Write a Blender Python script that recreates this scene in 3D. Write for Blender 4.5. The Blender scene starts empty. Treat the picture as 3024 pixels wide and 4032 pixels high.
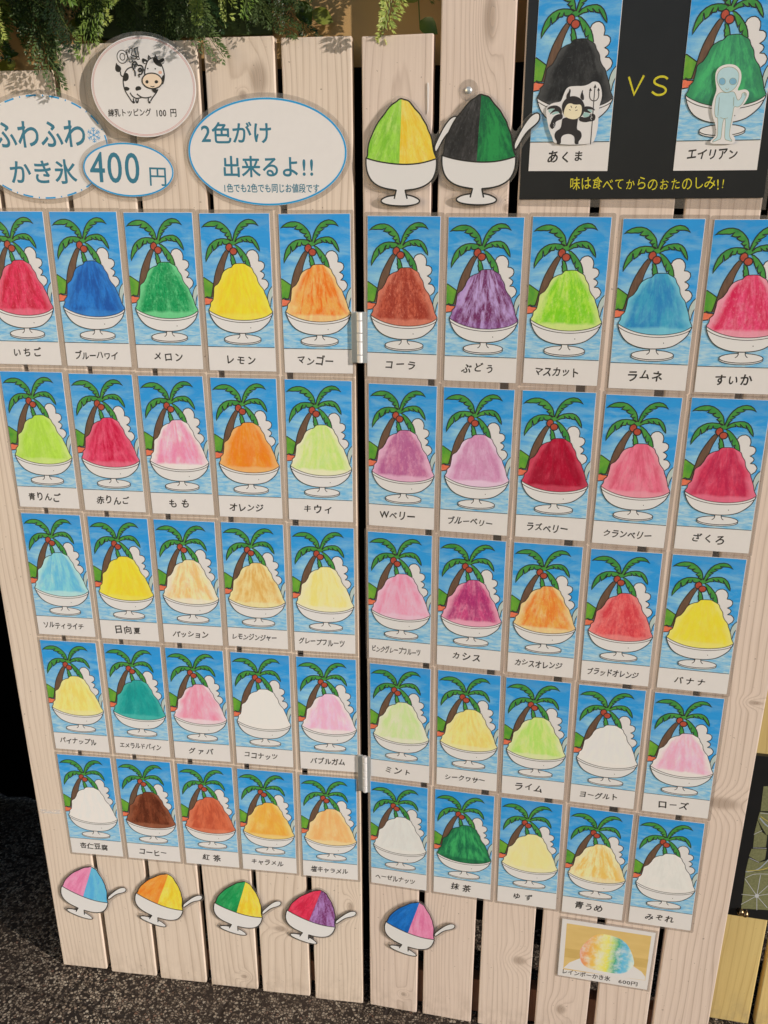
import bpy, bmesh, math, random, json
from mathutils import Matrix, Vector
scene = bpy.context.scene
COL = scene.collection
R = math.radians
PI = math.pi

# ------------------------------------------------------------------ camera
cam_data = bpy.data.cameras.new('camera')
cam = bpy.data.objects.new('camera', cam_data)
COL.objects.link(cam)
CR = [[0.992603367, 0.121377135, -0.002479239], [0.037801823, -0.328414948, -0.943776798], [-0.115367143, 0.936702308, -0.330574060]]
CC = (0.214328453, -1.191970889, 1.281631418)
cam.matrix_world = Matrix(((CR[0][0], -CR[1][0], -CR[2][0], CC[0]), (CR[0][1], -CR[1][1], -CR[2][1], CC[1]),
                           (CR[0][2], -CR[1][2], -CR[2][2], CC[2]), (0, 0, 0, 1)))
cam_data.sensor_fit = 'VERTICAL'
cam_data.sensor_height = 36.0
cam_data.lens = 3300.02 / 4032 * 36.0
cam_data.clip_start = 0.02
cam_data.clip_end = 500
scene.camera = cam

# ------------------------------------------------------------------ daylight
SUN_EL = 14.0
SUN_DIR = Vector((0.909 * math.cos(R(SUN_EL)), -0.417 * math.cos(R(SUN_EL)), math.sin(R(SUN_EL)))).normalized()
world = bpy.data.worlds.new('World')
scene.world = world
world.use_nodes = True
wn = world.node_tree
bg = wn.nodes['Background']
sky = wn.nodes.new('ShaderNodeTexSky')
sky.sky_type = 'NISHITA'
sky.sun_disc = False
sky.sun_elevation = R(SUN_EL)
sky.sun_rotation = math.atan2(-0.909, -0.417)
sky.air_density = 1.0
sky.dust_density = 2.0
wn.links.new(sky.outputs[0], bg.inputs[0])
bg.inputs[1].default_value = 0.10
sd = bpy.data.lights.new('sun', 'SUN')
sd.energy = 3.7
sd.angle = R(0.5)
sd.color = (1.0, 0.875, 0.765)
sun = bpy.data.objects.new('sun', sd)
COL.objects.link(sun)
sun.rotation_mode = 'QUATERNION'
sun.rotation_quaternion = (-SUN_DIR).to_track_quat('-Z', 'Y')
vs = scene.view_settings
vs.view_transform = 'Standard'
vs.look = 'None'
vs.exposure = 0.13
vs.gamma = 1.0
vs.use_curve_mapping = False

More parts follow.
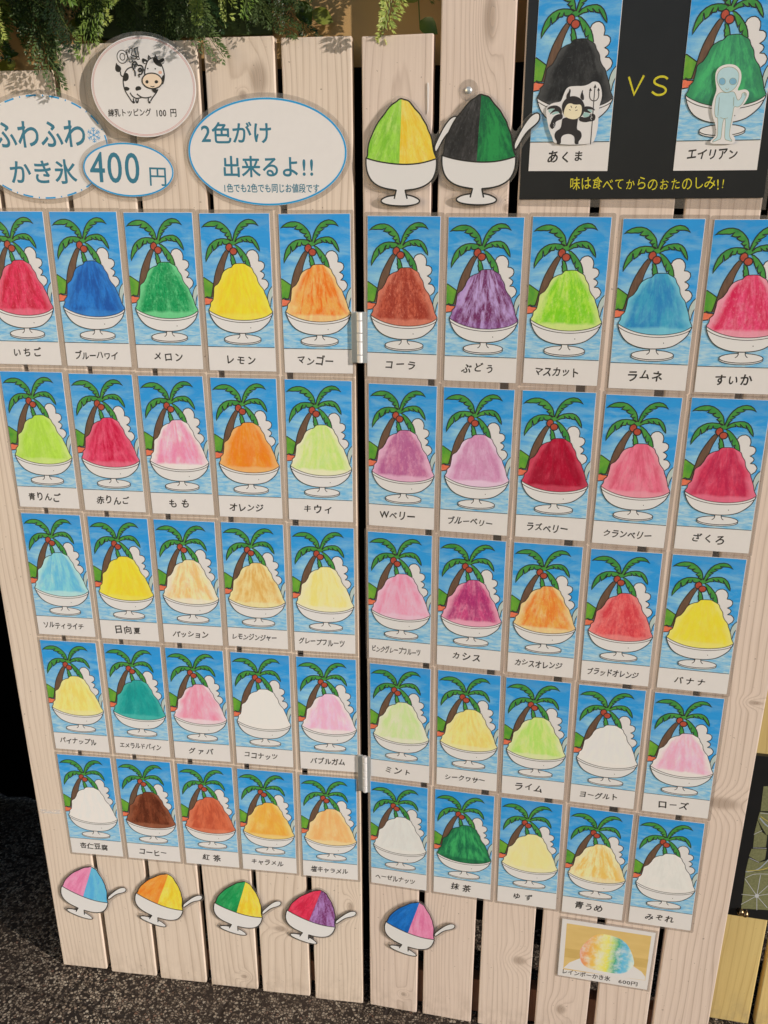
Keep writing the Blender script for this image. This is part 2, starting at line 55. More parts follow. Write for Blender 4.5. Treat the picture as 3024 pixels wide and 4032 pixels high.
ART = json.loads(r'''{"picture":[["P","hill",0,[-503,221,-489,228,-434,193,-350,136,-349,-11,-391,-43,-443,-44,-468,-32,-478,-49,-506,-46]],["S","ink",9,0,0,[-503,221,-489,228,-434,193,-350,136]],["S","ink",9,0,0,[-391,-43,-443,-44,-468,-32,-478,-49,-506,-46]],["P","beach",0,[-506,-56,-478,-45,-443,-58,-373,-61,-373,-86,-408,-113,-419,-118,-433,-141,-506,-153]],["S","ink",9,0,0,[-506,-56,-478,-45,-443,-58,-373,-61,-373,-86]],["S","ink",9,0,0,[-433,-141,-506,-153]],["P","cloud",0,[144,540,163,579,200,602,244,607,284,587,312,549,321,505,314,459,314,457,355,453,389,430,398,392,384,353,351,327,336,319,339,317,372,301,391,276,382,243,354,218,353,214,401,210,432,180,445,148,431,102,385,61,302,112,230,305,166,464]],["S","ink",8,0,0,[144,540,163,579,200,602,244,607,284,587,312,549,321,505,314,459,314,457,355,453,389,430,398,392,384,353,351,327,336,319,339,317,372,301,391,276,382,243,354,218,353,214,401,210,432,180,445,148,431,102,385,61]],["P","spoon",1,[434,9,459,77,502,123,499,-10,470,-73,459,-165,438,-139,419,-68,429,5]],["S","ink",7,0,1,[419,-68,428,9,459,77,502,123]],["S","ink",7,0,1,[459,-165,470,-73,499,-10]],["P","trunk",1,[-148,599,-188,554,-229,483,-262,424,-303,339,-337,234,-350,169,-371,83,-391,-13,-408,-50,-328,-48,-319,97,-260,177,-227,250,-193,322,-183,380,-160,452,-133,516,-104,581]],["S","ink",8,0,1,[-148,599,-188,554,-229,483,-262,424,-303,339,-337,234,-350,169,-371,83,-391,-13,-408,-50]],["S","ink",7,0,1,[-319,97,-260,177,-227,250,-193,322,-183,380,-160,452,-133,516,-104,581]],["P","frond",0,[-87,543,-77,492,-87,469,-74,441,-78,421,-67,396,-50,409,-12,422,-27,480,-44,524,-66,540]],["S","ink",9,0,0,[-87,543,-77,492,-87,469,-74,441,-78,421,-67,396,-50,409,-12,422,-27,480,-44,524,-66,540]],["P","frond",0,[-20,671,21,660,75,616,123,559,158,509,179,458,196,385,167,381,133,406,119,431,129,463,99,439,78,482,87,539,64,499,36,558,8,621]],["S","ink",9,0,0,[-20,671,21,660,75,616,123,559,158,509,179,458,196,385]],["S","ink",9,0,0,[133,406,119,431,129,463,99,439,78,482,87,539,64,499,36,558,8,621]],["P","frond",0,[-473,903,-436,938,-382,969,-327,984,-267,986,-206,971,-152,937,-111,897,-77,853,-59,803,-54,759,-46,718,-72,739,-109,752,-115,768,-89,790,-123,780,-150,802,-113,834,-144,827,-171,837,-198,852,-210,866,-168,890,-198,883,-232,880,-278,892,-239,939,-273,920,-297,913,-341,916,-388,913,-436,916]],["S","ink",9,1,0,[-473,903,-436,938,-382,969,-327,984,-267,986,-206,971,-152,937,-111,897,-77,853,-59,803,-54,759,-46,718,-72,739,-109,752,-115,768,-89,790,-123,780,-150,802,-113,834,-144,827,-171,837,-198,852,-210,866,-168,890,-198,883,-232,880,-278,892,-239,939,-273,920,-297,913,-341,916,-388,913,-436,916]],["P","frond",0,[-44,712,-32,760,-16,816,10,873,43,923,89,968,148,999,201,1009,255,1000,295,973,333,925,296,945,262,951,209,950,156,950,193,937,170,919,117,909,83,905,134,896,104,874,71,855,38,852,78,843,58,824,18,812,47,805,19,773,-1,735,-24,693]],["S","ink",9,1,0,[-44,712,-32,760,-16,816,10,873,43,923,89,968,148,999,201,1009,255,1000,295,973,333,925,296,945,262,951,209,950,156,950,193,937,170,919,117,909,83,905,134,896,104,874,71,855,38,852,78,843,58,824,18,812,47,805,19,773,-1,735,-24,693]],["P","frond",0,[-445,443,-445,492,-431,556,-407,621,-373,672,-319,718,-265,744,-204,754,-150,752,-106,745,-65,718,-115,683,-149,676,-176,682,-187,716,-200,669,-244,665,-257,642,-254,674,-236,716,-261,674,-278,629,-322,595,-343,667,-344,583,-380,544,-414,496]],["S","ink",9,1,0,[-445,443,-445,492,-431,556,-407,621,-373,672,-319,718,-265,744,-204,754,-150,752,-106,745,-65,718,-115,683,-149,676,-176,682,-187,716,-200,669,-244,665,-257,642,-254,674,-236,716,-261,674,-278,629,-322,595,-343,667,-344,583,-380,544,-414,496]],["P","frond",0,[-35,670,-14,703,26,748,79,774,146,787,199,788,247,769,287,732,315,682,333,626,336,591,303,625,262,682,224,741,243,697,194,707,149,751,169,711,127,716,85,750,102,714,47,704,0,681]],["S","ink",9,1,0,[-35,670,-14,703,26,748,79,774,146,787,199,788,247,769,287,732,315,682,333,626,336,591,303,625,262,682,224,741,243,697,194,707,149,751,169,711,127,716,85,750,102,714,47,704,0,681]],["P","frond",1,[-7,697,-8,689,-12,682,-19,676,-27,672,-37,669,-47,668,-58,668,-67,671,-76,676,-82,681,-87,688,-88,696,-87,703,-83,710,-76,716,-68,721,-58,723,-48,725,-37,724,-28,721,-19,717,-13,711,-9,704]],["P","coconut",0,[-52,630,-60,610,-74,595,-91,586,-109,585,-125,592,-138,607,-144,626,-143,647,-135,666,-121,682,-104,690,-86,691,-70,684,-58,670,-51,651]],["S","ink",9,1,0,[-52,630,-60,610,-74,595,-91,586,-109,585,-125,592,-138,607,-144,626,-143,647,-135,666,-121,682,-104,690,-86,691,-70,684,-58,670,-51,651]],["P","coconut",0,[12,586,9,567,-2,551,-19,541,-38,537,-58,540,-75,550,-87,566,-91,584,-87,603,-76,619,-60,629,-40,633,-20,630,-3,620,8,604]],["S","ink",9,1,0,[12,586,9,567,-2,551,-19,541,-38,537,-58,540,-75,550,-87,566,-91,584,-87,603,-76,619,-60,629,-40,633,-20,630,-3,620,8,604]]],"ice":[["P","ice",1,[-193,322,-145,348,-118,362,-84,368,-67,386,-44,414,-10,421,51,425,112,423,147,400,188,381,215,362,229,331,235,308,272,260,285,228,290,183,322,125,371,75,388,8,389,17,415,-48,437,-107,447,-159,467,-198,490,-240,415,-296,313,-332,175,-357,37,-363,-102,-354,-242,-324,-348,-283,-418,-248,-450,-222,-445,-211,-417,-167,-421,-118,-378,-86,-369,-42,-355,44,-358,43,-351,100,-326,122,-288,144,-267,180,-243,217,-230,263]],["S","ink",6,0,1,[-450,-222,-445,-211,-417,-167,-421,-118,-378,-86,-369,-42,-355,44,-358,43,-351,100,-326,122,-288,144,-267,180,-243,217,-230,263,-193,322,-145,348,-118,362,-84,368,-67,386,-44,414,-10,421,51,425,112,423,147,400,188,381,215,362,229,331,235,308,272,260,285,228,290,183,322,125,371,75,388,8,389,17,415,-48,437,-107,447,-159,467,-198,490,-240]]],"bowl":[["P","china",0,[299,-642,294,-655,279,-667,254,-678,220,-688,179,-696,133,-702,82,-707,29,-708,-24,-708,-75,-705,-122,-700,-163,-692,-197,-683,-222,-672,-238,-661,-243,-649,-237,-636,-221,-624,-196,-613,-162,-603,-121,-595,-73,-589,-23,-584,30,-583,83,-583,134,-586,180,-592,221,-599,254,-608,279,-619,294,-630]],["S","ink",6,1,0,[299,-642,294,-655,279,-667,254,-678,220,-688,179,-696,133,-702,82,-707,29,-708,-24,-708,-75,-705,-122,-700,-163,-692,-197,-683,-222,-672,-238,-661,-243,-649,-237,-636,-221,-624,-196,-613,-162,-603,-121,-595,-73,-589,-23,-584,30,-583,83,-583,134,-586,180,-592,221,-599,254,-608,279,-619,294,-630]],["P","china",0,[299,-622,294,-634,278,-646,253,-657,220,-667,179,-676,132,-682,81,-686,29,-688,-24,-687,-75,-684,-122,-679,-164,-672,-197,-663,-222,-652,-238,-640,-243,-628,-237,-616,-222,-604,-196,-593,-162,-583,-121,-574,-74,-568,-23,-564,30,-562,83,-563,133,-566,180,-571,220,-579,254,-588,278,-598,294,-610]],["S","ink",7,1,0,[299,-622,294,-634,278,-646,253,-657,220,-667,179,-676,132,-682,81,-686,29,-688,-24,-687,-75,-684,-122,-679,-164,-672,-197,-663,-222,-652,-238,-640,-243,-628,-237,-616,-222,-604,-196,-593,-162,-583,-121,-574,-74,-568,-23,-564,30,-562,83,-563,133,-566,180,-571,220,-579,254,-588,278,-598,294,-610]],["P","china",0,[-13,-539,-10,-576,-22,-604,-47,-621,107,-615,86,-600,72,-573,70,-536]],["S","ink",7,0,1,[-13,-539,-10,-576,-22,-604,-47,-621]],["S","ink",7,0,1,[107,-615,86,-600,72,-573,70,-536]],["P","china",0,[-450,-222,-418,-248,-348,-283,-242,-324,-102,-354,37,-363,175,-357,313,-332,415,-296,489,-242,489,-250,466,-304,444,-358,404,-406,350,-455,282,-501,200,-528,116,-541,26,-546,-65,-544,-156,-530,-241,-502,-312,-464,-368,-412,-411,-345,-436,-285,-450,-228]],["S","ink",8,0,1,[-450,-228,-436,-285,-411,-345,-368,-412,-312,-464,-241,-502,-156,-530,-65,-544,26,-546,116,-541,200,-528,282,-501,350,-455,404,-406,444,-358,466,-304,489,-250]],["S","ink",6,0,1,[-450,-222,-418,-248,-348,-283,-242,-324,-102,-354,37,-363,175,-357,313,-332,415,-296,489,-242]],["S","ink",6,0,1,[-439,-271,-348,-323,-242,-358,-102,-384,37,-394,176,-387,314,-363,416,-327,471,-291]],["P","ink",0,[162,-465,159,-472,152,-472,149,-465,152,-458,158,-458]]],"caption_line":[-510,-740],"horizon":[-504,-161],"cup_film":[["P","film",1,[-91,730,-194,629,-342,462,-463,251,-519,8,-513,-184,-453,-310,-332,-387,-241,-409,-317,-457,-340,-520,-272,-577,-43,-620,169,-607,266,-559,281,-496,205,-433,122,-412,287,-399,434,-305,506,-169,505,19,572,151,671,282,769,371,777,456,725,513,662,517,566,441,496,338,439,260,334,459,245,579,157,678,55,737,-25,748]]],"cup_base":[["P","china",1,[434,127,483,233,553,363,623,453,680,488,723,487,741,450,732,398,683,347,612,296,556,231,500,126,457,60]],["S","ink",8,1,1,[434,127,483,233,553,363,623,453,680,488,723,487,741,450,732,398,683,347,612,296,556,231,500,126,457,60]],["P","china",0,[-466,14,-315,-29,-104,-61,60,-71,223,-64,356,-39,467,-7,472,-88,461,-169,419,-264,331,-331,212,-371,57,-386,74,-442,153,-456,228,-489,258,-517,236,-552,139,-576,18,-582,-119,-575,-226,-556,-275,-521,-256,-490,-180,-458,-77,-445,-62,-385,-225,-360,-332,-318,-407,-255,-452,-171,-471,-75]],["S","ink",9,0,1,[-470,21,-471,-75,-452,-171,-407,-255,-332,-318,-225,-360,-62,-385]],["S","ink",9,0,1,[-77,-445,-180,-458,-256,-490,-275,-521,-226,-556,-119,-575,18,-582,139,-576,236,-552,258,-517,228,-489,153,-456,74,-442]],["S","ink",9,0,1,[57,-386,212,-371,331,-331,419,-264,461,-169,472,-88,470,-4]],["S","ink",9,0,0,[-62,-380,-89,-491]],["S","ink",9,0,0,[56,-381,85,-492]]],"cup_left":[["P","ice",0,[-466,14,-447,41,-445,115,-426,210,-388,289,-343,382,-290,460,-223,531,-179,589,-120,647,-61,675,-35,700,-3,712,4,708,2,585,-5,388,-16,162,-22,-67,-104,-61,-315,-29]]],"cup_right":[["P","ice2",0,[4,711,41,698,99,684,136,640,180,587,246,527,290,454,335,394,350,341,395,261,414,168,431,74,467,0,356,-39,223,-64,60,-71,-22,-67,-16,162,-5,388,2,585]]],"cup_line":[["S","ink",8,0,1,[-466,14,-447,41,-445,115,-426,210,-388,289,-343,382,-290,460,-223,531,-179,589,-120,647,-61,675,-35,700,-3,712,41,698,99,684,136,640,180,587,246,527,290,454,335,394,350,341,395,261,414,168,431,74,467,0]],["S","ink",8,0,1,[-466,14,-315,-29,-104,-61,60,-71,223,-64,356,-39,467,-7]]],"cup_backing":[["P","paper",1,[434,127,483,233,553,363,623,453,680,488,723,487,741,450,732,398,683,347,612,296,556,231,500,126,457,60]],["P","paper",0,[-466,14,-447,41,-445,115,-426,210,-388,289,-343,382,-290,460,-223,531,-179,589,-120,647,-61,675,-35,700,-3,712,41,698,99,684,136,640,180,587,246,527,290,454,335,394,350,341,395,261,414,168,431,74,470,-4,472,-88,461,-169,419,-264,331,-331,212,-371,57,-386,74,-442,153,-456,228,-489,258,-517,236,-552,139,-576,18,-582,-119,-575,-226,-556,-275,-521,-256,-490,-180,-458,-77,-445,-62,-385,-225,-360,-332,-318,-407,-255,-452,-171,-471,-75,-470,21]]],"cup_poses":[["R",0.093,1.3553,0.0,1.0],["R",0.1944,1.3567,-0.0073,1.0098],["L",-0.5102,0.064,-0.3101,1.0052],["L",-0.3619,0.0634,-0.3229,1.0108],["L",-0.2087,0.0612,-0.2447,1.0014],["L",-0.0704,0.0576,-0.296,1.0111],["R",0.1148,0.0612,-0.2332,0.9871]],"cow_sign":[-0.2507,1.4461,0.0718,0.0604],"cow":[["P","white",0,[-191,438,-162,444,-145,404,-143,451,-102,462,-111,410,-124,383,-58,360,-64,335,-98,336,-131,361,-111,307,-151,297]],["P","white",0,[-178,371,-180,351,-186,332,-196,315,-210,301,-227,292,-245,287,-264,288,-281,294,-296,305,-309,320,-317,338,-320,357,-319,377,-313,396,-302,413,-288,426,-271,436,-253,440,-235,439,-217,433,-202,422,-190,408,-182,390]],["S","ink",7,1,0,[-178,371,-180,351,-186,332,-196,315,-210,301,-227,292,-245,287,-264,288,-281,294,-296,305,-309,320,-317,338,-320,357,-319,377,-313,396,-302,413,-288,426,-271,436,-253,440,-235,439,-217,433,-202,422,-190,408,-182,390]],["S","ink",7,1,0,[-213,367,-214,355,-218,343,-225,333,-234,327,-244,324,-255,325,-265,330,-272,338,-278,348,-280,361,-279,373,-275,385,-268,394,-259,401,-249,404,-238,403,-229,398,-221,390,-215,379]],["S","ink",7,1,0,[-191,438,-162,444,-145,404,-143,451,-102,462,-111,410,-124,383,-58,360,-64,335,-98,336,-131,361,-111,307,-151,297]],["S","ink",7,1,0,[-80,456,-32,468,-24,366,-53,360]],["S","ink",7,1,0,[-54,354,-24,360,-17,332,-44,326]],["P","ink",1,[-335,299,-327,276,-295,257,-277,234,-282,207,-303,185,-335,186,-359,204,-360,245,-349,267,-344,290]],["S","ink",10,0,1,[-292,194,-294,153,-277,135,-249,129]],["S","ink",10,0,1,[-129,240,-172,232,-211,206,-242,161,-260,121,-269,67,-266,17,-254,-39,-227,-85,-200,-127,-177,-164,-153,-187]],["P","ink",1,[-225,177,-194,169,-182,138,-191,97,-225,75,-260,76,-258,116,-243,152]],["P","ink",1,[-259,10,-217,9,-184,-10,-200,-33,-238,-41,-254,-20]],["P","ink",1,[-108,-9,-90,11,-52,15,-25,-2,-30,-29,-68,-35,-95,-41,-107,-27]],["S","ink",10,0,1,[-187,-63,-165,-100,-125,-128,-83,-133,-29,-120]],["S","ink",10,0,1,[-94,-78,-59,-106,-19,-125,44,-129,104,-114]],["S","ink",10,0,1,[202,-29,171,-74,130,-114,101,-146,88,-168]],["P","ink",1,[-172,-164,-139,-160,-128,-183,-148,-197,-168,-182]],["P","ink",1,[-119,-165,-81,-165,-86,-188,-111,-193,-120,-179]],["P","ink",1,[51,-168,88,-168,82,-198,59,-195,49,-182]],["S","ink",10,0,0,[-147,-130,-148,-164]],["S","ink",10,0,0,[-111,-140,-116,-170]],["S","ink",10,0,0,[-81,-140,-85,-170]],["S","ink",10,0,0,[60,-131,54,-168]],["P","white",1,[40,147,41,183,57,236,81,290,110,325,154,342,195,341,229,318,263,286,289,232,304,168,304,114,289,65,270,29]],["P","ink",1,[163,335,216,340,244,304,266,268,284,232,243,239,193,265,170,301]],["P","ink",1,[302,148,303,101,283,52,267,79,265,115]],["S","ink",10,0,1,[40,147,41,183,57,236,81,290,110,325,154,342,195,341,229,318,263,286,289,232,304,168,304,114,289,65,270,29]],["P","ink",1,[24,344,59,333,94,314,81,294,63,272,32,277,14,304]],["P","white",1,[34,291,56,304,76,294,64,279]],["P","ink",1,[239,311,277,330,320,338,324,302,308,271,281,263,257,277]],["P","white",1,[265,281,294,289,317,309,310,280,287,270]],["S","ink",10,0,0,[103,329,114,367,135,342]],["S","ink",10,0,0,[195,343,206,372,221,336]],["P","blush",1,[277,169,275,164,273,160,268,156,263,153,257,151,250,151,244,151,238,153,233,156,229,160,227,165,227,170,228,175,231,179,235,183,241,186,247,188,254,188,260,188,266,186,271,182,274,178,276,174]],["P","ink",1,[110,-25,202,-24,183,-56,158,-76,126,-52]],["P","muzzle",0,[267,53,258,34,243,16,223,1,198,-10,170,-17,139,-20,109,-18,80,-11,53,-1,30,14,13,31,1,51,-4,71,-2,92,7,111,22,129,42,144,67,155,96,162,126,164,156,162,185,156,212,145,234,131,252,114,264,94,269,74]],["S","ink",10,1,0,[267,53,258,34,243,16,223,1,198,-10,170,-17,139,-20,109,-18,80,-11,53,-1,30,14,13,31,1,51,-4,71,-2,92,7,111,22,129,42,144,67,155,96,162,126,164,156,162,185,156,212,145,234,131,252,114,264,94,269,74]],["P","ink",0,[83,62,80,53,73,46,64,42,54,42,45,47,40,54,39,63,42,72,49,79,58,83,68,83,76,79,81,71]],["P","ink",0,[214,60,211,51,203,45,193,41,182,41,172,45,166,52,164,61,167,69,175,76,185,79,196,79,206,75,212,68]],["S","ink",7,0,1,[105,10,131,0,158,9]],["P","ink",0,[97,218,94,212,89,209,83,209,78,213,77,218,79,223,84,226,90,226,95,223]],["P","ink",0,[199,213,197,208,191,205,185,205,181,208,179,214,182,219,187,222,193,222,198,219]],["S","ink",11,0,1,[-93,131,-87,185,-110,217,-122,258,-107,294,-80,304,-60,293,-48,257,-11,260,19,246,26,210,11,174,-12,148,-48,158,-36,117]],["S","ink",8,0,0,[-98,280,-83,221]],["S","ink",8,0,0,[-77,284,-66,239]],["S","ink",13,1,0,[-2,204,-4,196,-10,189,-17,186,-25,186,-32,190,-36,196,-37,205,-35,213,-29,219,-22,223,-14,223,-7,219,-3,212]],["S","ink",10,0,0,[-1,204,41,203]]],"devil_back":[["P","white",1,[-345,67,-326,105,-270,137,-182,147,-162,163,-136,244,-114,291,-79,316,3,319,96,316,156,335,205,367,272,351,302,298,321,226,318,165,298,89,298,-31,302,-152,284,-249,255,-345,-219,-339,-251,-249,-293,-174,-321,-70,-341,8]]],"devil":[["P","black",1,[-339,57,-320,95,-263,111,-206,107,-156,72,-141,3,-184,19,-207,44,-253,35,-299,2,-285,31,-255,59,-230,73,-287,75]],["P","teal",1,[-323,61,-282,76,-235,71,-280,41,-300,22]],["P","teal",1,[-278,16,-217,44,-185,34,-179,19,-226,15,-256,1]],["P","black",1,[113,89,175,90,228,71,259,35,214,53,152,57,190,29,212,5,159,20,107,31]],["P","teal",1,[146,56,214,51,217,12,190,29]],["P","teal",1,[118,24,165,20,198,-5,183,-24,133,-37,105,-17]],["S","black",10,0,0,[229,314,226,-342]],["S","black",10,0,1,[178,283,170,221,179,173,211,148,253,147,279,175,283,218,273,280]],["P","black",0,[231,331,213,293,249,292]],["P","black",0,[177,296,162,263,197,260]],["P","black",0,[272,293,260,261,294,260]],["P","black",1,[-139,-26,54,-30,49,-98,44,-171,92,-187,113,-231,108,-271,74,-309,82,-339,29,-338,30,-269,12,-239,-32,-219,-84,-220,-125,-237,-142,-266,-135,-335,-196,-334,-184,-309,-219,-259,-224,-215,-198,-176,-152,-157,-143,-94]],["P","black",1,[-137,13,-199,10,-250,-18,-277,-86,-291,-120,-268,-155,-241,-160,-217,-117,-222,-82,-195,-63,-133,-45]],["P","black",1,[80,-21,133,-39,189,-24,192,0,227,9,260,-11,263,-55,245,-78,198,-82,137,-93,57,-69]],["P","black",1,[-73,297,-55,270,-65,228,-60,184,-103,166,-107,224,-80,257]],["P","black",1,[91,278,86,243,107,204,108,151,60,181,69,233,79,262]],["P","black",0,[125,72,124,44,117,18,105,-6,87,-26,64,-42,39,-53,11,-58,-18,-58,-47,-51,-75,-39,-99,-22,-120,-1,-136,24,-147,51,-152,79,-151,106,-144,133,-131,156,-113,176,-90,192,-65,203,-37,208,-8,207,21,200,48,188,72,171,93,150,109,126,120,99]],["P","cream",1,[-127,27,-115,80,-87,123,-45,129,-13,114,29,110,67,114,90,85,92,27,75,-26,30,-52,-28,-53,-87,-32,-120,-7]],["S","black",8,0,0,[-46,100,-31,76]],["S","black",8,0,0,[25,91,10,72]],["S","black",7,0,0,[-64,60,-43,49]],["S","black",7,0,0,[13,43,40,52]],["S","white",4,0,0,[-246,-89,-233,-107,-238,-126,-224,-141,-247,-155]],["S","white",4,0,0,[213,0,206,-19,223,-34,203,-43,218,-68]]],"alien_back":[["P","white",1,[-192,327,-175,390,-120,424,-46,435,31,419,87,366,108,302,106,222,74,143,123,154,173,160,214,131,216,83,184,11,132,-44,91,-84,76,-132,66,-255,65,-313,119,-367,129,-413,98,-438,-152,-433,-165,-399,-110,-351,-98,-309,-128,-201,-174,-110,-190,-11,-178,70,-152,166,-177,239]]],"alien":[["P","alien",1,[-102,140,-41,124,24,141,60,123,97,30,138,77,132,117,169,128,193,100,171,44,145,-12,106,-35,61,-18,60,-107,49,-254,49,-354,103,-413,41,-395,1,-386,-8,-278,-15,-154,-40,-158,-43,-269,-38,-377,-71,-389,-137,-417,-127,-388,-83,-359,-90,-268,-106,-136,-127,-144,-150,-94,-155,20,-152,101]],["S","olive",5,1,1,[-102,140,-41,124,24,141,60,123,97,30,138,77,132,117,169,128,193,100,171,44,145,-12,106,-35,61,-18,60,-107,49,-254,49,-354,103,-413,41,-395,1,-386,-8,-278,-15,-154,-40,-158,-43,-269,-38,-377,-71,-389,-137,-417,-127,-388,-83,-359,-90,-268,-106,-136,-127,-144,-150,-94,-155,20,-152,101]],["P","alien",1,[-169,286,-165,342,-125,392,-51,406,17,392,70,342,82,279,74,215,39,160,-24,126,-77,139,-125,189,-156,238]],["S","olive",5,1,1,[-169,286,-165,342,-125,392,-51,406,17,392,70,342,82,279,74,215,39,160,-24,126,-77,139,-125,189,-156,238]],["P","eye",0,[-67,249,-67,236,-72,224,-81,216,-92,212,-105,212,-117,217,-128,226,-136,238,-139,251,-139,264,-134,276,-125,284,-114,288,-101,288,-89,283,-78,274,-70,262]],["S","olive",4,1,0,[-67,249,-67,236,-72,224,-81,216,-92,212,-105,212,-117,217,-128,226,-136,238,-139,251,-139,264,-134,276,-125,284,-114,288,-101,288,-89,283,-78,274,-70,262]],["P","eye",0,[58,246,57,233,51,223,42,215,29,211,15,211,1,216,-10,224,-19,236,-23,248,-22,261,-16,272,-7,280,6,284,20,283,34,278,45,270,54,259]],["S","olive",4,1,0,[58,246,57,233,51,223,42,215,29,211,15,211,1,216,-10,224,-19,236,-23,248,-22,261,-16,272,-7,280,6,284,20,283,34,278,45,270,54,259]],["S","olive",4,0,1,[-57,175,-36,153,-20,174]],["S","olive",4,0,1,[-76,-141,-31,-156,10,-145]],["S","olive",4,0,0,[-114,80,-108,-120]],["S","olive",4,0,0,[49,80,58,-18]],["S","olive",4,0,0,[165,124,161,93]],["S","olive",4,0,0,[179,116,174,88]]],"devil_pos":[0.3109,1.4026],"alien_pos":[0.4913,1.4093],"boxes":{"fuwa":[-0.4739,1.376,-0.3432,1.4083],"kaki":[-0.4582,1.3287,-0.3617,1.3595],"400":[-0.3403,1.3285,-0.2698,1.367],"yen":[-0.2553,1.3263,-0.2322,1.3494],"niiro":[-0.1786,1.3773,-0.0832,1.4028],"deki":[-0.1501,1.335,-0.0273,1.3609],"onaji":[-0.1507,1.3153,-0.0192,1.3265],"rennyu":[-0.3025,1.4115,-0.2428,1.4207],"100":[-0.2352,1.41,-0.2081,1.4193],"flake":[-0.3398,1.38,-0.3206,1.4003],"V":[0.3731,1.4235,0.3907,1.443],"S":[0.4017,1.4219,0.4191,1.4421],"aji":[0.312,1.3146,0.4965,1.3299],"rainbow":[0.3893,0.0195,0.4705,0.0305],"600":[0.4848,0.0185,0.5165,0.0275]},"cards":[["L",0,0,-4694,11838,-0.38],["L",0,1,-3599,11830,-0.26],["L",0,2,-2499,11816,-0.18],["L",0,3,-1402,11802,-0.12],["L",0,4,-275,11792,0.07],["L",1,0,-4710,9553,-0.11],["L",1,1,-3612,9538,-0.11],["L",1,2,-2510,9531,0.54],["L",1,3,-1408,9521,0.0],["L",1,4,-296,9513,-0.44],["L",2,0,-4722,7269,-0.13],["L",2,1,-3606,7256,-0.36],["L",2,2,-2509,7249,-0.42],["L",2,3,-1409,7249,-0.36],["L",2,4,-296,7236,-0.25],["L",3,0,-4738,4980,-0.25],["L",3,1,-3612,4979,-0.61],["L",3,2,-2528,4972,-0.25],["L",3,3,-1409,4958,-0.48],["L",3,4,-288,4950,0.11],["L",4,0,-4741,2690,0.08],["L",4,1,-3635,2687,0.15],["L",4,2,-2516,2679,-0.11],["L",4,3,-1436,2663,-0.4],["L",4,4,-316,2637,-0.23],["R",0,0,955,11759,-0.59],["R",0,1,2061,11743,-0.4],["R",0,2,3163,11744,-0.52],["R",0,3,4309,11717,-0.21],["R",0,4,5420,11706,0.1],["R",1,0,953,9485,-0.43],["R",1,1,2045,9472,-0.45],["R",1,2,3158,9470,0.03],["R",1,3,4275,9451,-0.64],["R",1,4,5403,9455,0.02],["R",2,0,928,7209,0.02],["R",2,1,2035,7203,-0.1],["R",2,2,3148,7201,-0.09],["R",2,3,4266,7186,0.16],["R",2,4,5397,7189,-0.04],["R",3,0,943,4928,0.07],["R",3,1,2064,4934,0.38],["R",3,2,3148,4929,0.58],["R",3,3,4259,4931,0.21],["R",3,4,5389,4930,0.35],["R",4,0,931,2647,0.07],["R",4,1,2055,2657,0.25],["R",4,2,3171,2664,0.58],["R",4,3,4282,2649,0.11],["R",4,4,5382,2651,0.61]],"cam":{"f":3300.0202421648974,"C":[0.21432845336690745,-1.1919708885735825,1.2816314182047697],"R":[[0.992603367094275,0.12137713542993189,-0.0024792393857679257],[0.037801823176186175,-0.3284149476309933,-0.9437767979438191],[-0.11536714349269606,0.9367023076556158,-0.3305740598337682]],"phi":-0.08254421552925813,"H":0.21772474893347218},"citrus":[["P","olive2",0,[-52,1416,195,1475,267,973,-31,925]],["P","olive2",0,[-40,908,275,914,327,556,128,461,37,600,-54,753]],["P","olive2",0,[-52,738,50,509,141,447,150,215,-48,181,-66,490]],["P","olive2",0,[-67,140,168,172,172,-33,87,-111,-89,-16]],["P","olive2",0,[-88,-63,78,-129,200,-59,379,193,439,-223,-100,-337]],["P","olive2",0,[-98,-353,439,-223,561,-1076,-67,-1151]],["S","chalky",22,0,1,[-24,789,103,641,331,526]],["S","chalkyellow",14,0,1,[-16,821,113,735,309,676]],["S","chalk",9,0,1,[-46,165,165,193]],["S","chalk",9,0,1,[-77,-52,88,-118]],["S","chalk",9,0,1,[-72,442,46,540]],["S","chalk",9,0,1,[-30,888,277,899]],["S","chalky",20,0,1,[-98,-353,87,-287,204,-90,333,185]],["S","chalkyellow",16,0,1,[-76,-333,226,-246,405,9]],["S","chalk",10,0,1,[-81,-479,27,-378,168,-346,452,-316]],["S","chalk",10,0,1,[148,-827,-91,-497]],["S","chalk",10,0,1,[148,-827,147,-372]],["S","chalk",10,0,1,[148,-827,-100,-842]],["S","chalk",10,0,1,[148,-827,-79,-1060]],["S","chalk",10,0,1,[148,-827,190,-1133]],["S","chalk",10,0,1,[148,-827,350,-1052]],["S","chalk",10,0,1,[148,-827,504,-677]],["S","chalk",10,0,1,[148,-827,374,-443]],["P","chalk",0,[182,-821,179,-848,165,-868,144,-872,125,-859,115,-834,118,-806,132,-787,153,-783,172,-796]]],"citrus_pos":[0.6947,0.2519],"rainbow":[["P","tan",0,[-666,497,736,502,730,-486,-659,-541]],["P","tan2",0,[-658,-57,737,-7,731,-204,-657,-255]],["P","white",0,[-657,-512,-564,-365,-403,-239,16,-193,474,-193,651,-306,722,-403,725,-481,543,-489,252,-509]],["P","rainbowice",1,[-376,-307,-414,-89,-374,60,-288,200,-194,336,-33,397,176,369,327,291,423,146,493,-33,524,-194,427,-356,289,-444,36,-443,-261,-424]]],"rainbow_pos":[0.4554,0.0833]}''')

# ------------------------------------------------------------------ helpers
rng = random.Random(7)
PHI = ART['cam']['phi']
ML = Matrix.Identity(4)
MR = Matrix.Rotation(PHI, 4, 'Z')
FR = {'L': ML, 'R': MR}


def tag(o, label=None, cat=None, group=None, kind=None):
    if label: o['label'] = label
    if cat: o['category'] = cat
    if group: o['group'] = group
    if kind: o['kind'] = kind
    return o


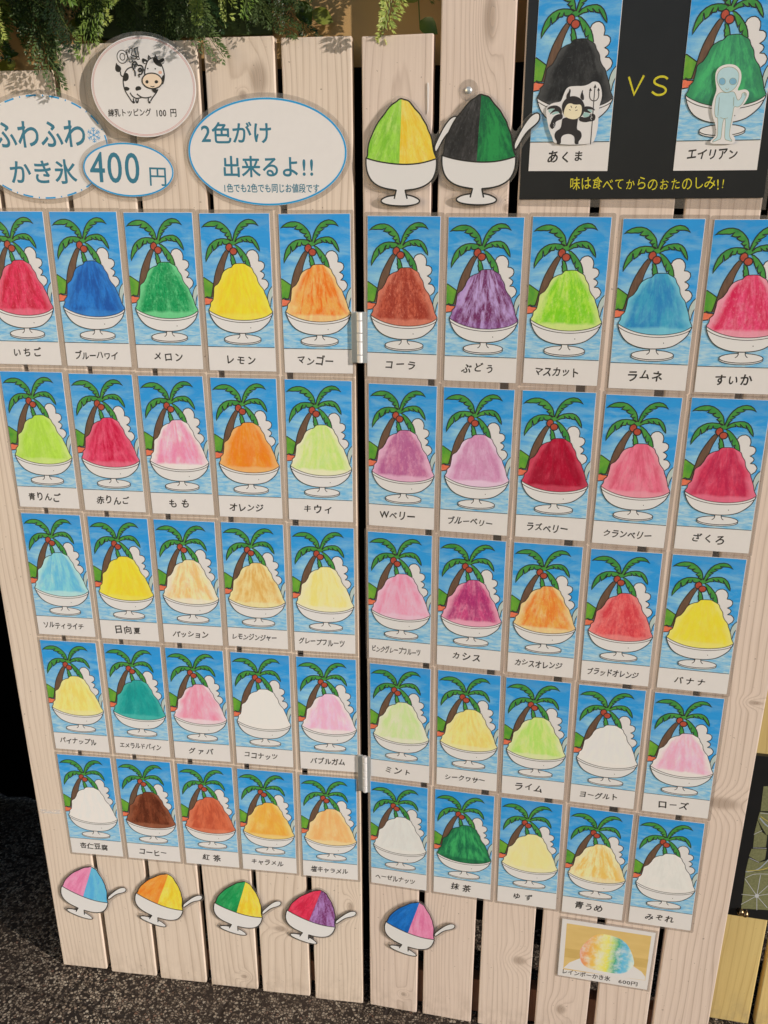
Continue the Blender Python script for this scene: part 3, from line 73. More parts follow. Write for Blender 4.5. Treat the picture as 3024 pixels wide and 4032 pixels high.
def link(name, me, parent=None, mats=()):
    o = bpy.data.objects.new(name, me)
    COL.objects.link(o)
    for m in mats: me.materials.append(m)
    if parent is not None: o.parent = parent
    return o


def empty(name, mat=None):
    o = bpy.data.objects.new(name, None)
    o.empty_display_size = 0.02
    COL.objects.link(o)
    if mat is not None: o.matrix_world = mat
    return o


def pose(side, x, y, z, a=0.0, s=1.0):
    return FR[side] @ Matrix.Translation((x, y, z)) @ Matrix.Rotation(-a, 4, 'Y') @ Matrix.Scale(s, 4)


def add_box(bm, x0, x1, y0, y1, z0, z1, mi=0, bev=0.0):
    vs_ = [bm.verts.new(p) for p in ((x0, y0, z0), (x1, y0, z0), (x1, y1, z0), (x0, y1, z0), (x0, y0, z1), (x1, y0, z1), (x1, y1, z1), (x0, y1, z1))]
    fs = []
    for f in ((0, 3, 2, 1), (4, 5, 6, 7), (0, 1, 5, 4), (1, 2, 6, 5), (2, 3, 7, 6), (3, 0, 4, 7)):
        g = bm.faces.new([vs_[i] for i in f]); g.material_index = mi; fs.append(g)
    if bev:
        es = list({e for g in fs for e in g.edges})
        bmesh.ops.bevel(bm, geom=es, offset=bev, segments=2, affect='EDGES', profile=0.6, clamp_overlap=True)
    return vs_


def mesh_from(bm, name, smooth=False):
    me = bpy.data.meshes.new(name)
    bm.to_mesh(me); bm.free()
    if smooth:
        for p in me.polygons: p.use_smooth = True
    return me


def chaikin(pts, closed, n=2):
    for _ in range(n):
        out = []
        L = len(pts)
        if not closed: out.append(pts[0])
        for i in range(L if closed else L - 1):
            a, b = pts[i], pts[(i + 1) % L]
            out.append((a[0] * .75 + b[0] * .25, a[1] * .75 + b[1] * .25))
            out.append((a[0] * .25 + b[0] * .75, a[1] * .25 + b[1] * .75))
        if not closed: out.append(pts[-1])
        pts = out
    return pts


def area(p):
    return sum(p[i][0] * p[(i + 1) % len(p)][1] - p[(i + 1) % len(p)][0] * p[i][1] for i in range(len(p)))


def poly(bm, pts, y, mi):
    if area(pts) < 0: pts = pts[::-1]
    f = bm.faces.new([bm.verts.new((q[0], y, q[1])) for q in pts])
    f.material_index = mi
    return f


def slab(bm, pts, y0, y1, mi=0, mi_side=None):
    """closed outline with thickness, front at y0"""
    if area(pts) < 0: pts = pts[::-1]
    a = [bm.verts.new((q[0], y0, q[1])) for q in pts]
    b = [bm.verts.new((q[0], y1, q[1])) for q in pts]
    bm.faces.new(a).material_index = mi
    bm.faces.new(b[::-1]).material_index = mi
    n = len(pts)
    for i in range(n):
        j = (i + 1) % n
        bm.faces.new((a[j], a[i], b[i], b[j])).material_index = mi if mi_side is None else mi_side


def stroke(bm, pts, w, closed, y, mi):
    """pen line of width w"""
    q = [pts[0]]
    for p in pts[1:]:
        if (p[0] - q[-1][0]) ** 2 + (p[1] - q[-1][1]) ** 2 > 1e-9: q.append(p)
    pts = q
    n = len(pts)
    if n < 2: return
    vL, vR = [], []
    for i in range(n):
        a = pts[i - 1] if (i > 0 or closed) else None
        c = pts[(i + 1) % n] if (i < n - 1 or closed) else None
        p = pts[i]
        d1 = Vector((p[0] - a[0], p[1] - a[1])).normalized() if a else None
        d2 = Vector((c[0] - p[0], c[1] - p[1])).normalized() if c else None
        if d1 is None: d1 = d2
        if d2 is None: d2 = d1
        n1 = Vector((-d1.y, d1.x)); n2 = Vector((-d2.y, d2.x))
        m = n1 + n2
        if m.length < 0.35: m = n1
        m.normalize()
        k = 1.0 / max(0.55, m.dot(n1))
        e = w * 0.5 * k
        vL.append(bm.verts.new((p[0] + m.x * e, y, p[1] + m.y * e)))
        vR.append(bm.verts.new((p[0] - m.x * e, y, p[1] - m.y * e)))
    for i in range(n if closed else n - 1):
        j = (i + 1) % n
        try:
            bm.faces.new((vR[i], vR[j], vL[j], vL[i])).material_index = mi
        except ValueError:
            pass


STEP = 1.2e-5


def draw(name, y, order, mats, bm=None):
    """the traced shapes of ART[name], as printed layers a few hundredths of a millimetre apart"""
    own = bm is None
    if own: bm = bmesh.new()
    for it in ART[name]:
        if it[0] == 'P':
            _, m, sm, fl = it
        else:
            _, m, w, cl, sm, fl = it
        pts = [(fl[i] * 1e-4, fl[i + 1] * 1e-4) for i in range(0, len(fl), 2)]
        if it[0] == 'P':
            if sm: pts = chaikin(pts, True, 2)
            poly(bm, pts, y, order.index(m))
        else:
            if sm: pts = chaikin(pts, bool(cl), 2)
            stroke(bm, pts, w * 1e-4 * ((2.1 if name[:3] == 'cup' else 1.5) if m == 'ink' else 1.0), bool(cl), y, order.index(m))
        y -= STEP
    if not own: return y
    me = mesh_from(bm, name)
    for m in order: me.materials.append(mats[m])
    return me


def ell(cx, cz, rx, rz, n=72, a=0.0):
    c, s = math.cos(a), math.sin(a)
    return [(cx + rx * math.cos(2 * PI * i / n) * c - rz * math.sin(2 * PI * i / n) * s, cz + rx * math.cos(2 * PI * i / n) * s + rz * math.sin(2 * PI * i / n) * c) for i in range(n)]


# ---- lettering: every glyph once, as an outline mesh
GLY = {}


def load_glyphs(chars):
    obs = []
    for ch in chars:
        cu = bpy.data.curves.new('glyph', 'FONT')
        cu.body = ch; cu.size = 1.0; cu.resolution_u = 4
        o = bpy.data.objects.new('glyph', cu)
        COL.objects.link(o); obs.append((ch, o, cu))
    dg = bpy.context.evaluated_depsgraph_get()
    for ch, o, cu in obs:
        me = bpy.data.meshes.new_from_object(o.evaluated_get(dg))
        vv = [(v.co.x, v.co.y) for v in me.vertices]
        ff = [tuple(p.vertices) for p in me.polygons]
        GLY[ch] = (vv, ff)
        bpy.data.meshes.remove(me)
    for ch, o, cu in obs:
        bpy.data.objects.remove(o); bpy.data.curves.remove(cu)


def put_glyph(bm, ch, bold, y, f, mi=0):
    """one letter; the heavier weights are overprinted with a hair's shift, like a felt pen going over"""
    if bold > .001:
        for i, (du, dv) in enumerate(((-1, -1), (1, 1), (-1, 1), (1, -1), (-1.4, 0), (1.4, 0), (0, -1.4), (0, 1.4))):
            put_glyph(bm, ch, 0.0, y - (i + 1) * 1.5e-6, lambda p, du=du, dv=dv: f((p[0] + du * bold, p[1] + dv * bold)), mi)
    vv, ff = GLY[ch]
    vs_ = [bm.verts.new((f(p)[0], y, f(p)[1])) for p in vv]
    for t in ff:
        a, b, c = (vs_[t[0]].co, vs_[t[1]].co, vs_[t[2]].co)
        t2 = t if (b.x - a.x) * (c.z - a.z) - (c.x - a.x) * (b.z - a.z) > 0 else t[::-1]
        try:
            bm.faces.new([vs_[i] for i in t2]).material_index = mi
        except ValueError:
            pass


ADV = {'1': .55, '0': .55, '2': .55, '4': .55, '6': .55, '!': .38, ' ': .5}


def fit_text(bm, text, box, bold, y, mi=0, jit=None):
    """letters laid in a row and fitted to the box (x0, z0, x1, z1)"""
    x = 0.0; parts = []
    for ch in text:
        adv = ADV.get(ch, 1.0)
        if ch != ' ':
            vv = GLY[ch][0]
            w = max(p[0] for p in vv) - min(p[0] for p in vv)
            parts.append((ch, x if adv == 1.0 else x + (adv - w) / 2 - min(p[0] for p in vv)))
        x += adv
    al = [(p[0] + ox, p[1]) for ch, ox in parts for p in GLY[ch][0]]
    x0, x1 = min(p[0] for p in al), max(p[0] for p in al)
    z0, z1 = min(p[1] for p in al), max(p[1] for p in al)
    sx = (box[2] - box[0]) / (x1 - x0); sz = (box[3] - box[1]) / (z1 - z0)
    for ch, ox in parts:
        r = (jit.uniform(-.15, .15), jit.uniform(.82, 1.06), jit.uniform(-.08, .08)) if jit else (0, 1, 0)

        def f(p, ox=ox, r=r):
            u, v = p[0] - .5, p[1] - .38
            u, v = (u * math.cos(r[0]) - v * math.sin(r[0])) * r[1], (u * math.sin(r[0]) + v * math.cos(r[0])) * r[1] + r[2]
            return (box[0] + (u + .5 + ox - x0) * sx, box[1] + (v + .38 - z0) * sz)
        put_glyph(bm, ch, bold, y, f, mi)


def hand_text(bm, text, cx, cz, width, size, bold, y, jit, mi=0):
    """handwriting: uneven size, slant and base line"""
    n = len(text)
    pitch = width / max(1, n - 0.15)
    sz = min(size, max(pitch * 1.12, .0132))
    small = 'ャュョッァィゥェォヮ'
    for i, ch in enumerate(text):
        px = cx - width / 2 + pitch * (i + .42)
        a = jit.uniform(-.13, .13); s = sz * jit.uniform(.84, 1.1); sh = jit.uniform(-.02, .2)
        dz = jit.uniform(-.09, .09) * sz
        kx = min(.95, pitch * 1.0 / s)

        def f(p):
            u, v = (p[0] - .5) * kx, p[1] - .38
            u += v * sh
            return (px + (u * math.cos(a) - v * math.sin(a)) * s, cz + dz + (u * math.sin(a) + v * math.cos(a)) * s)
        put_glyph(bm, ch, bold, y, f, mi)


# ------------------------------------------------------------------ materials
KW = (1.26, 1.46, 1.64)


def lin(v):
    v = v / 255.0
    return v / 12.92 if v <= .04045 else ((v + .055) / 1.055) ** 2.4


def col(c, k=1.0):
    return tuple(min(.9, lin(v) * KW[i] * k) for i, v in enumerate(c)) + (1.0,)


class NT:
    def __init__(self, name):
        self.m = bpy.data.materials.new(name)
        self.m.use_nodes = True
        self.t = self.m.node_tree
        self.b = self.t.nodes['Principled BSDF']
        self.o = self.t.nodes['Material Output']

    def n(self, typ, **kw):
        nd = self.t.nodes.new(typ)
        for k, v in kw.items(): setattr(nd, k, v)
        return nd

    def l(self, a, b):
        self.t.links.new(a, b)

    def val(self, s, v):
        if isinstance(v, (int, float)): s.default_value = v
        elif isinstance(v, tuple): s.default_value = v
        else: self.l(v, s)

    def math(self, op, a, b=None, c=None, clamp=False):
        nd = self.n('ShaderNodeMath', operation=op); nd.use_clamp = clamp
        self.val(nd.inputs[0], a)
        if b is not None: self.val(nd.inputs[1], b)
        if c is not None: self.val(nd.inputs[2], c)
        return nd.outputs[0]

    def mix(self, f, a, b, blend='MIX'):
        nd = self.n('ShaderNodeMix', data_type='RGBA', blend_type=blend)
        self.val(nd.inputs[0], f); self.val(nd.inputs[6], a); self.val(nd.inputs[7], b)
        return nd.outputs[2]

    def ramp(self, f, stops, interp='LINEAR'):
        nd = self.n('ShaderNodeValToRGB'); cr = nd.color_ramp; cr.interpolation = interp
        while len(cr.elements) < len(stops): cr.elements.new(0.5)
        for e, (p, c) in zip(cr.elements, stops):
            e.position = p; e.color = c if isinstance(c, tuple) else (c, c, c, 1)
        self.l(f, nd.inputs[0])
        return nd.outputs[0]

    def noise(self, vec, scale, detail=3, rough=.55, dist=0.0):
        nd = self.n('ShaderNodeTexNoise')
        self.l(vec, nd.inputs['Vector'])
        nd.inputs['Scale'].default_value = scale; nd.inputs['Detail'].default_value = detail
        nd.inputs['Roughness'].default_value = rough; nd.inputs['Distortion'].default_value = dist
        return nd.outputs['Fac']

    def obj(self):
        return self.n('ShaderNodeTexCoord').outputs['Object']

    def rand(self):
        return self.n('ShaderNodeObjectInfo').outputs['Random']

    def vmul(self, v, s, off=None):
        nd = self.n('ShaderNodeVectorMath', operation='MULTIPLY'); self.l(v, nd.inputs[0]); nd.inputs[1].default_value = s
        o = nd.outputs[0]
        if off is not None:
            cb = self.n('ShaderNodeCombineXYZ')
            for i in range(3): self.val(cb.inputs[i], off[i])
            ad = self.n('ShaderNodeVectorMath', operation='ADD'); self.l(o, ad.inputs[0]); self.l(cb.outputs[0], ad.inputs[1])
            o = ad.outputs[0]
        return o

    def xyz(self, v):
        s = self.n('ShaderNodeSeparateXYZ'); self.l(v, s.inputs[0]); return s.outputs

    def cxyz(self, x, y, z):
        cb = self.n('ShaderNodeCombineXYZ')
        for i, v in enumerate((x, y, z)): self.val(cb.inputs[i], v)
        return cb.outputs[0]

    def bump(self, h, strength, dist):
        bp = self.n('ShaderNodeBump'); bp.inputs['Strength'].default_value = strength; bp.inputs['Distance'].default_value = dist
        self.l(h, bp.inputs['Height']); self.l(bp.outputs[0], self.b.inputs['Normal'])

    def done(self, color, rough=.5, spec=.4, coat=0.0, metal=0.0):
        self.val(self.b.inputs['Base Color'], color)
        self.val(self.b.inputs['Roughness'], rough)
        self.b.inputs['Specular IOR Level'].default_value = spec
        self.b.inputs['Metallic'].default_value = metal
        if coat:
            self.b.inputs['Coat Weight'].default_value = coat
            self.b.inputs['Coat Roughness'].default_value = .22
        return self.m


def plain(name, c, rough=.45, spec=.4, coat=0.0, var=.08, scale=60, metal=0.0, k=1.0):
    t = NT(name)
    f = t.noise(t.obj(), scale, 4)
    a = col(c, k); b = tuple(v * (1 - var * 2) for v in a[:3]) + (1,)
    return t.done(t.mix(f, b, tuple(min(.92, v * (1 + var)) for v in a[:3]) + (1,)), rough, spec, coat, metal)


def wood(name, light, dark, stain, knots=(), lines=.5):
    t = NT(name)
    o = t.obj(); r = t.rand()
    x, y, z = t.xyz(o)
    ro = t.math('MULTIPLY', r, 37.0)
    v0 = t.vmul(o, (5.0, 0.0, .9), (ro, ro, 0.0))
    wob = t.noise(v0, 1.0, 3, .5)
    xo = t.math('ADD', x, t.math('MULTIPLY', t.math('SUBTRACT', r, .5), .5))
    xo = t.math('ADD', xo, t.math('MULTIPLY', t.math('SUBTRACT', wob, .5), .11))
    zz = t.math('MULTIPLY', t.math('SUBTRACT', z, t.math('MULTIPLY', r, 1.4)), .035)
    rad = t.math('SQRT', t.math('ADD', t.math('MULTIPLY', xo, xo), t.math('MULTIPLY', zz, zz)))
    kn = None; core = None
    for (kx, kz, rx, rz) in knots:
        dx = t.math('DIVIDE', t.math('SUBTRACT', x, kx), rx); dz = t.math('DIVIDE', t.math('SUBTRACT', z, kz), rz)
        d2 = t.math('ADD', t.math('MULTIPLY', dx, dx), t.math('MULTIPLY', dz, dz))
        bend = t.math('MULTIPLY', t.math('EXPONENT', t.math('MULTIPLY', d2, -.22)), .03)
        rad = t.math('ADD', rad, bend)
        c = t.math('EXPONENT', t.math('MULTIPLY', t.math('MULTIPLY', d2, d2), -1.2))
        core = c if core is None else t.math('MAXIMUM', core, c)
    fr = t.math('FRACT', t.math('ADD', t.math('MULTIPLY', rad, t.math('ADD', 62.0, t.math('MULTIPLY', t.math('FRACT', t.math('MULTIPLY', r, 5.77)), 85.0))), t.math('MULTIPLY', t.noise(t.vmul(o, (60., 0., 3.), (ro, 0., ro)), 1.0, 2), .7)))
    ln = t.ramp(fr, [(0.0, .12), (.45, .0), (.80, .35), (.93, 1.0), (1.0, .12)])
    fib = t.noise(t.vmul(o, (420., 60., 9.), (ro, 0., 0.)), 1.0, 3, .6)
    blot = t.noise(t.vmul(o, (9., 9., 3.), (ro, ro, 0.)), 1.0, 4, .6)
    amp = t.ramp(t.noise(t.vmul(o, (22., 0., 1.5), (0., ro, 0.)), 1.0, 2), [(.3, .35), (.65, 1.0)])
    c = t.mix(blot, col(light), col(stain))
    c = t.mix(t.math('MULTIPLY', t.math('MULTIPLY', ln, lines), amp), c, col(dark))
    c = t.mix(t.math('MULTIPLY', t.ramp(fib, [(.45, 0.0), (.8, 1.0)]), .22), c, col(dark))
    if core is not None:
        rings = t.math('FRACT', t.math('MULTIPLY', rad, 320.0))
        kc = t.mix(rings, col((150, 122, 100)), col((112, 92, 78)))
        c = t.mix(t.math('MULTIPLY', core, .6), c, kc)
    # splashed dirt along the foot of the boards
    ft = t.math('MULTIPLY', t.math('SUBTRACT', -.055, z), 11.0, clamp=True)
    dn = t.ramp(t.noise(t.vmul(o, (38., 0., 24.), (ro, 0., 0.)), 1.0, 5, .65), [(.42, 0.), (.70, 1.)])
    c = t.mix(t.math('MULTIPLY', t.math('MULTIPLY', ft, dn), .5), c, col((132, 110, 92)))
    # worn specks and dents
    sp = t.noise(o, 210.0, 2, .5)
    c = t.mix(t.math('MULTIPLY', t.ramp(sp, [(.735, 0.0), (.76, 1.0)]), .55), c, col((95, 75, 60)))
    t.bump(t.math('ADD', t.math('MULTIPLY', ln, -.6), t.math('MULTIPLY', fib, .7)), .25, .0006)
    return t.done(c, .55, .3)


M = {}
M['paper'] = plain('card_paper', (210, 197, 188), .4, .35, 0.0, .02, 90)
M['white'] = plain('white_print', (210, 198, 190), .38, .4, 0.0, .0, 60)
M['china'] = plain('bowl_white_print', (210, 199, 191), .38, .4, 0.0, .004, 20)
M['cloud'] = plain('cloud_white_print', (209, 197, 189), .38, .4, 0.0, .02, 60)
M['ink'] = plain('drawing_ink', (44, 41, 37), .45, .35, 0.0, .1, 200)
M['pen'] = plain('marker_pen_ink', (46, 41, 37), .45, .35, 0.0, .1, 300)
M['cream'] = plain('cream_print', (222, 200, 165), .4, .35, 0, .03, 60)
M['muzzle'] = plain('peach_print', (222, 190, 162), .4, .35, 0, .03, 60)
M['blush'] = plain('blush_print', (212, 160, 135), .4, .35, 0, .05, 60)
M['black'] = plain('black_print', (52, 46, 44), .4, .35, 0, .1, 80)
M['teal'] = plain('pale_teal_print', (150, 175, 165), .4, .35, 0, .05, 80)
M['alien'] = plain('pale_blue_pencil', (172, 192, 192), .45, .3, 0, .05, 150)
M['eye'] = plain('blue_pencil', (120, 160, 178), .45, .3, 0, .08, 200)
M['olive'] = plain('olive_pencil', (140, 132, 100), .45, .3, 0, .05, 150)
M['spoon'] = plain('grey_spoon_print', (176, 182, 172), .4, .35, 0, .06, 90)
M['cyan'] = plain('cyan_print', (40, 138, 184), .4, .35, 0, .08, 400)
M['tealtext'] = plain('teal_lettering', (52, 108, 124), .4, .35, 0, .08, 400)
M['redring'] = plain('red_ring_print', (190, 120, 112), .4, .35, 0, .05, 200)
M['yellowpen'] = plain('yellow_pen', (200, 182, 46), .5, .3, 0, .22, 350)
M['poster'] = plain('black_poster_board', (33, 31, 30), .3, .4, .2, .12, 30)
M['blackcloth'] = plain('black_cloth', (16, 15, 15), .9, .1, 0, .2, 300)
M['darkmetal'] = plain('bronze_bolt', (150, 118, 84), .3, .5, 0, .2, 300, 1.0)
M['steel'] = plain('zinc_steel', (205, 200, 195), .35, .5, 0, .06, 500, .65)
M['steelpale'] = plain('white_zinc', (226, 218, 208), .35, .5, 0, .05, 500, .25)
M['olive2'] = plain('olive_chalk', (132, 126, 84), .8, .2, 0, .28, 260)
M['chalk'] = plain('white_chalk', (206, 202, 196), .85, .1, 0, .2, 500)
M['chalky'] = plain('grey_chalk', (172, 172, 172), .85, .1, 0, .25, 400)
M['chalkyellow'] = plain('yellow_chalk', (206, 178, 90), .85, .1, 0, .2, 400)


def sky_paint():
    t = NT('watercolour_sky_paint')
    o = t.obj(); r = t.rand(); ro = t.math('MULTIPLY', r, 61.0)
    x, y, z = t.xyz(o)
    n1 = t.noise(t.vmul(o, (22., 0., 70.), (ro, 0., ro)), 1.0, 5, .66, .5)
    n2 = t.noise(t.vmul(o, (45., 0., 330.), (0., 0., ro)), 1.0, 3, .6)
    # paint pooled paler round the palm and near the horizon, as brushed on every card
    dx = t.math('DIVIDE', t.math('SUBTRACT', x, -.014), .034); dz = t.math('DIVIDE', t.math('SUBTRACT', z, .030), .036)
    d = t.math('ADD', t.math('MULTIPLY', dx, dx), t.math('MULTIPLY', dz, dz))
    halo = t.math('EXPONENT', t.math('MULTIPLY', d, -.9))
    hor = t.math('EXPONENT', t.math('MULTIPLY', t.math('ADD', z, .012), -55.0))
    f = t.math('ADD', t.math('MULTIPLY', halo, .62), t.math('MULTIPLY', hor, .42))
    f = t.math('ADD', f, t.math('MULTIPLY', t.math('SUBTRACT', n1, .47), 2.3), clamp=True)
    c = t.mix(f, col((48, 140, 196)), col((160, 194, 212)))
    top = t.math('MULTIPLY', t.math('SUBTRACT', z, .075), 26.0, clamp=True)
    c = t.mix(t.math('MULTIPLY', top, t.ramp(n1, [(.38, 0.), (.6, .8)])), c, col((36, 120, 180)))
    c = t.mix(t.math('MULTIPLY', t.ramp(n2, [(.5, 0.), (.8, 1.)]), .22), c, col((36, 122, 184)))
    tint = t.math('MULTIPLY', t.math('FRACT', t.math('MULTIPLY', r, 7.31)), .22)
    c = t.mix(tint, c, col((30, 124, 190)))
    return t.done(c, .38, .4)


def sea_paint():
    t = NT('watercolour_sea_paint')
    o = t.obj(); r = t.rand(); ro = t.math('MULTIPLY', r, 43.0)
    n1 = t.noise(t.vmul(o, (55., 0., 260.), (ro, 0., ro)), 1.0, 4, .65, .5)
    n2 = t.noise(t.vmul(o, (120., 0., 700.), (0., 0., ro)), 1.0, 3, .6, .3)
    c = t.mix(t.ramp(n1, [(.36, 0.), (.68, 1.)]), col((98, 162, 202)), col((182, 196, 204)))
    c = t.mix(t.math('MULTIPLY', t.ramp(n2, [(.46, 0.), (.74, 1.)]), .28), c, col((92, 160, 204)))
    return t.done(c, .4, .4)


def crayon(name, a, b, scale=(140., 0., 140.), rough=.42):
    t = NT(name)
    o = t.obj(); ro = t.math('MULTIPLY', t.rand(), 29.0)
    f = t.noise(t.vmul(o, scale, (ro, 0., ro)), 1.0, 4, .65)
    return t.done(t.mix(t.ramp(f, [(.3, 0.), (.7, 1.)]), col(a), col(b)), rough, .4)


M['sky'] = sky_paint()
M['sea'] = sea_paint()
M['hill'] = crayon('hill_green_paint', (58, 128, 44), (118, 158, 50), (60., 0., 40.))
M['beach'] = crayon('beach_coral_paint', (206, 96, 66), (220, 116, 84))
M['trunk'] = crayon('trunk_brown_paint', (88, 64, 50), (112, 82, 62), (300., 0., 60.))
M['frond'] = crayon('frond_green_paint', (42, 116, 56), (82, 144, 58), (90., 0., 90.))
M['coconut'] = crayon('coconut_red_paint', (152, 58, 42), (176, 78, 56))


def ice_paint(name, base, streak, pale, amt=.5, speck=.4, edge=.5, seed=0.0, apex=.075, fan=1.0):
    def warm(c):
        if c[0] > c[2] > c[1] and c[0] > 180: return (c[0], c[1], c[2] - 12)
        if c[0] >= c[1] > c[2] and c[2] < 125 and c[1] > 180: return (c[0] + 2, c[1] - 13, c[2] + 6)
        return c

    def soft(c):
        g = .3 * c[0] + .55 * c[1] + .15 * c[2]
        return tuple(v + (g - v) * .07 for v in c)
    base, streak, pale = soft(warm(base)), soft(warm(streak)), soft(warm(pale))
    t = NT(name)
    o = t.obj(); x, y, z = t.xyz(o)
    zz = t.math('SUBTRACT', apex, z)
    an = t.math('ARCTAN2', x, zz)
    rr = t.math('SQRT', t.math('ADD', t.math('MULTIPLY', x, x), t.math('MULTIPLY', zz, zz)))
    v = t.cxyz(t.math('MULTIPLY', an, 8.0 * fan), t.math('MULTIPLY', rr, 24.0), seed)
    v2 = t.cxyz(t.math('MULTIPLY', an, 19.0 * fan), t.math('MULTIPLY', rr, 60.0), seed + 5.0)
    n1 = t.noise(v, 1.0, 4, .6, .35); n2 = t.noise(v2, 1.0, 4, .65, .3)
    n3 = t.noise(t.vmul(o, (1.25, 0., .8), (seed, 0., seed)), 250.0, 4, .72)
    n4 = t.noise(t.vmul(o, (1., 0., 1.), (seed, 3.0, 0.)), 45.0, 3, .5)
    body = t.math('MULTIPLY', t.ramp(rr, [(0.02 if apex > .05 else .0, .2), (.045, 1.0)]), 1.0)
    s1 = t.ramp(t.math('ADD', t.math('MULTIPLY', n1, .62), t.math('MULTIPLY', n2, .38)), [(.44, 0.), (.57, 1.)])
    p1 = t.ramp(t.math('ADD', t.math('MULTIPLY', n2, .6), t.math('MULTIPLY', n4, .4)), [(.46, 0.), (.60, 1.)])
    c = t.mix(t.math('MULTIPLY', p1, edge), col(base), col(pale))
    c = t.mix(t.math('MULTIPLY', t.math('MULTIPLY', s1, min(1.0, amt * 1.25)), body), c, col(streak))
    sp = t.ramp(n3, [(.53, 0.), (.60, 1.)])
    c = t.mix(t.math('MULTIPLY', t.math('MULTIPLY', sp, speck), .95), c, col(streak))
    sp2 = t.ramp(n3, [(.34, 1.), (.44, 0.)])
    c = t.mix(t.math('MULTIPLY', t.math('MULTIPLY', sp2, speck), .8), c, col(pale))
    if apex < .08:
        # the colour wash thins out towards the drawn outline
        h = t.ramp(t.math('DIVIDE', t.math('ADD', z, .0363), .0788), [(p / 12.0, w / 500.0) for p, w in enumerate((300, 425, 459, 425, 402, 380, 360, 335, 285, 250, 200, 150, 95))])
        e = t.math('DIVIDE', t.math('ABSOLUTE', t.math('SUBTRACT', x, .002)), t.math('MULTIPLY', h, .05))
        e = t.math('ADD', e, t.math('MULTIPLY', t.math('SUBTRACT', n4, .5), .35))
        e2 = t.math('ADD', t.math('MULTIPLY', z, -60.0), t.math('SUBTRACT', t.math('MULTIPLY', n4, .5), 1.0))
        em = t.ramp(t.math('MAXIMUM', e, e2), [(.74, 0.), (.96, 1.)])
        c = t.mix(t.math('MULTIPLY', em, min(1.0, edge * 1.3)), c, col(pale))
    return t.done(c, .4, .4)


def film_mat():
    t = NT('laminate_film')
    tr = t.n('ShaderNodeBsdfTransparent'); tr.inputs[0].default_value = (.95, .945, .94, 1)
    df = t.n('ShaderNodeBsdfDiffuse'); df.inputs[0].default_value = (.55, .5, .46, 1)
    gl = t.n('ShaderNodeBsdfGlossy'); gl.inputs[0].default_value = (1, 1, 1, 1); gl.inputs['Roughness'].default_value = .16
    m1 = t.n('ShaderNodeMixShader'); m1.inputs[0].default_value = .085
    t.l(tr.outputs[0], m1.inputs[1]); t.l(df.outputs[0], m1.inputs[2])
    lw = t.n('ShaderNodeLayerWeight'); lw.inputs[0].default_value = .5
    m2 = t.n('ShaderNodeMixShader'); t.l(t.math('ADD', t.math('MULTIPLY', t.math('POWER', lw.outputs['Facing'], 4.0), .35), .03), m2.inputs[0])
    t.l(m1.outputs[0], m2.inputs[1]); t.l(gl.outputs[0], m2.inputs[2])
    t.l(m2.outputs[0], t.o.inputs[0])
    return t.m


M['film'] = film_mat()
KN_L = [(-.0964, 1.4548, .013, .022), (-.1189, 1.4357, .006, .006), (-.2076, -.1051, .006, .005), (-.1304, .0231, .014, .007), (.004, .0905, .006, .012)]
KN_R = [(.2325, 1.294, .005, .006), (.6066, .416, .028, .012), (.6303, .5999, .008, .004), (.3123, .0305, .012, .010), (.3915, -.0672, .009, .011), (.1031, -.098, .005, .005), (.2021, 1.5142, .008, .03)]
M['woodL'] = wood('whitewashed_pine_boards', (212, 188, 167), (150, 122, 100), (203, 178, 157), KN_L, .6)
M['woodR'] = wood('whitewashed_pine_slats', (214, 189, 170), (152, 124, 106), (204, 177, 159), KN_R, .6)
M['batten'] = wood('brown_batten_wood', (128, 84, 58), (80, 50, 35), (108, 70, 50), (), .6)
M['yellowwood'] = wood('yellow_stained_boards', (232, 190, 122), (180, 138, 76), (220, 176, 108), (), .6)
M['tanwall'] = plain('tan_painted_board', (182, 140, 90), .5, .3, 0, .08, 8)


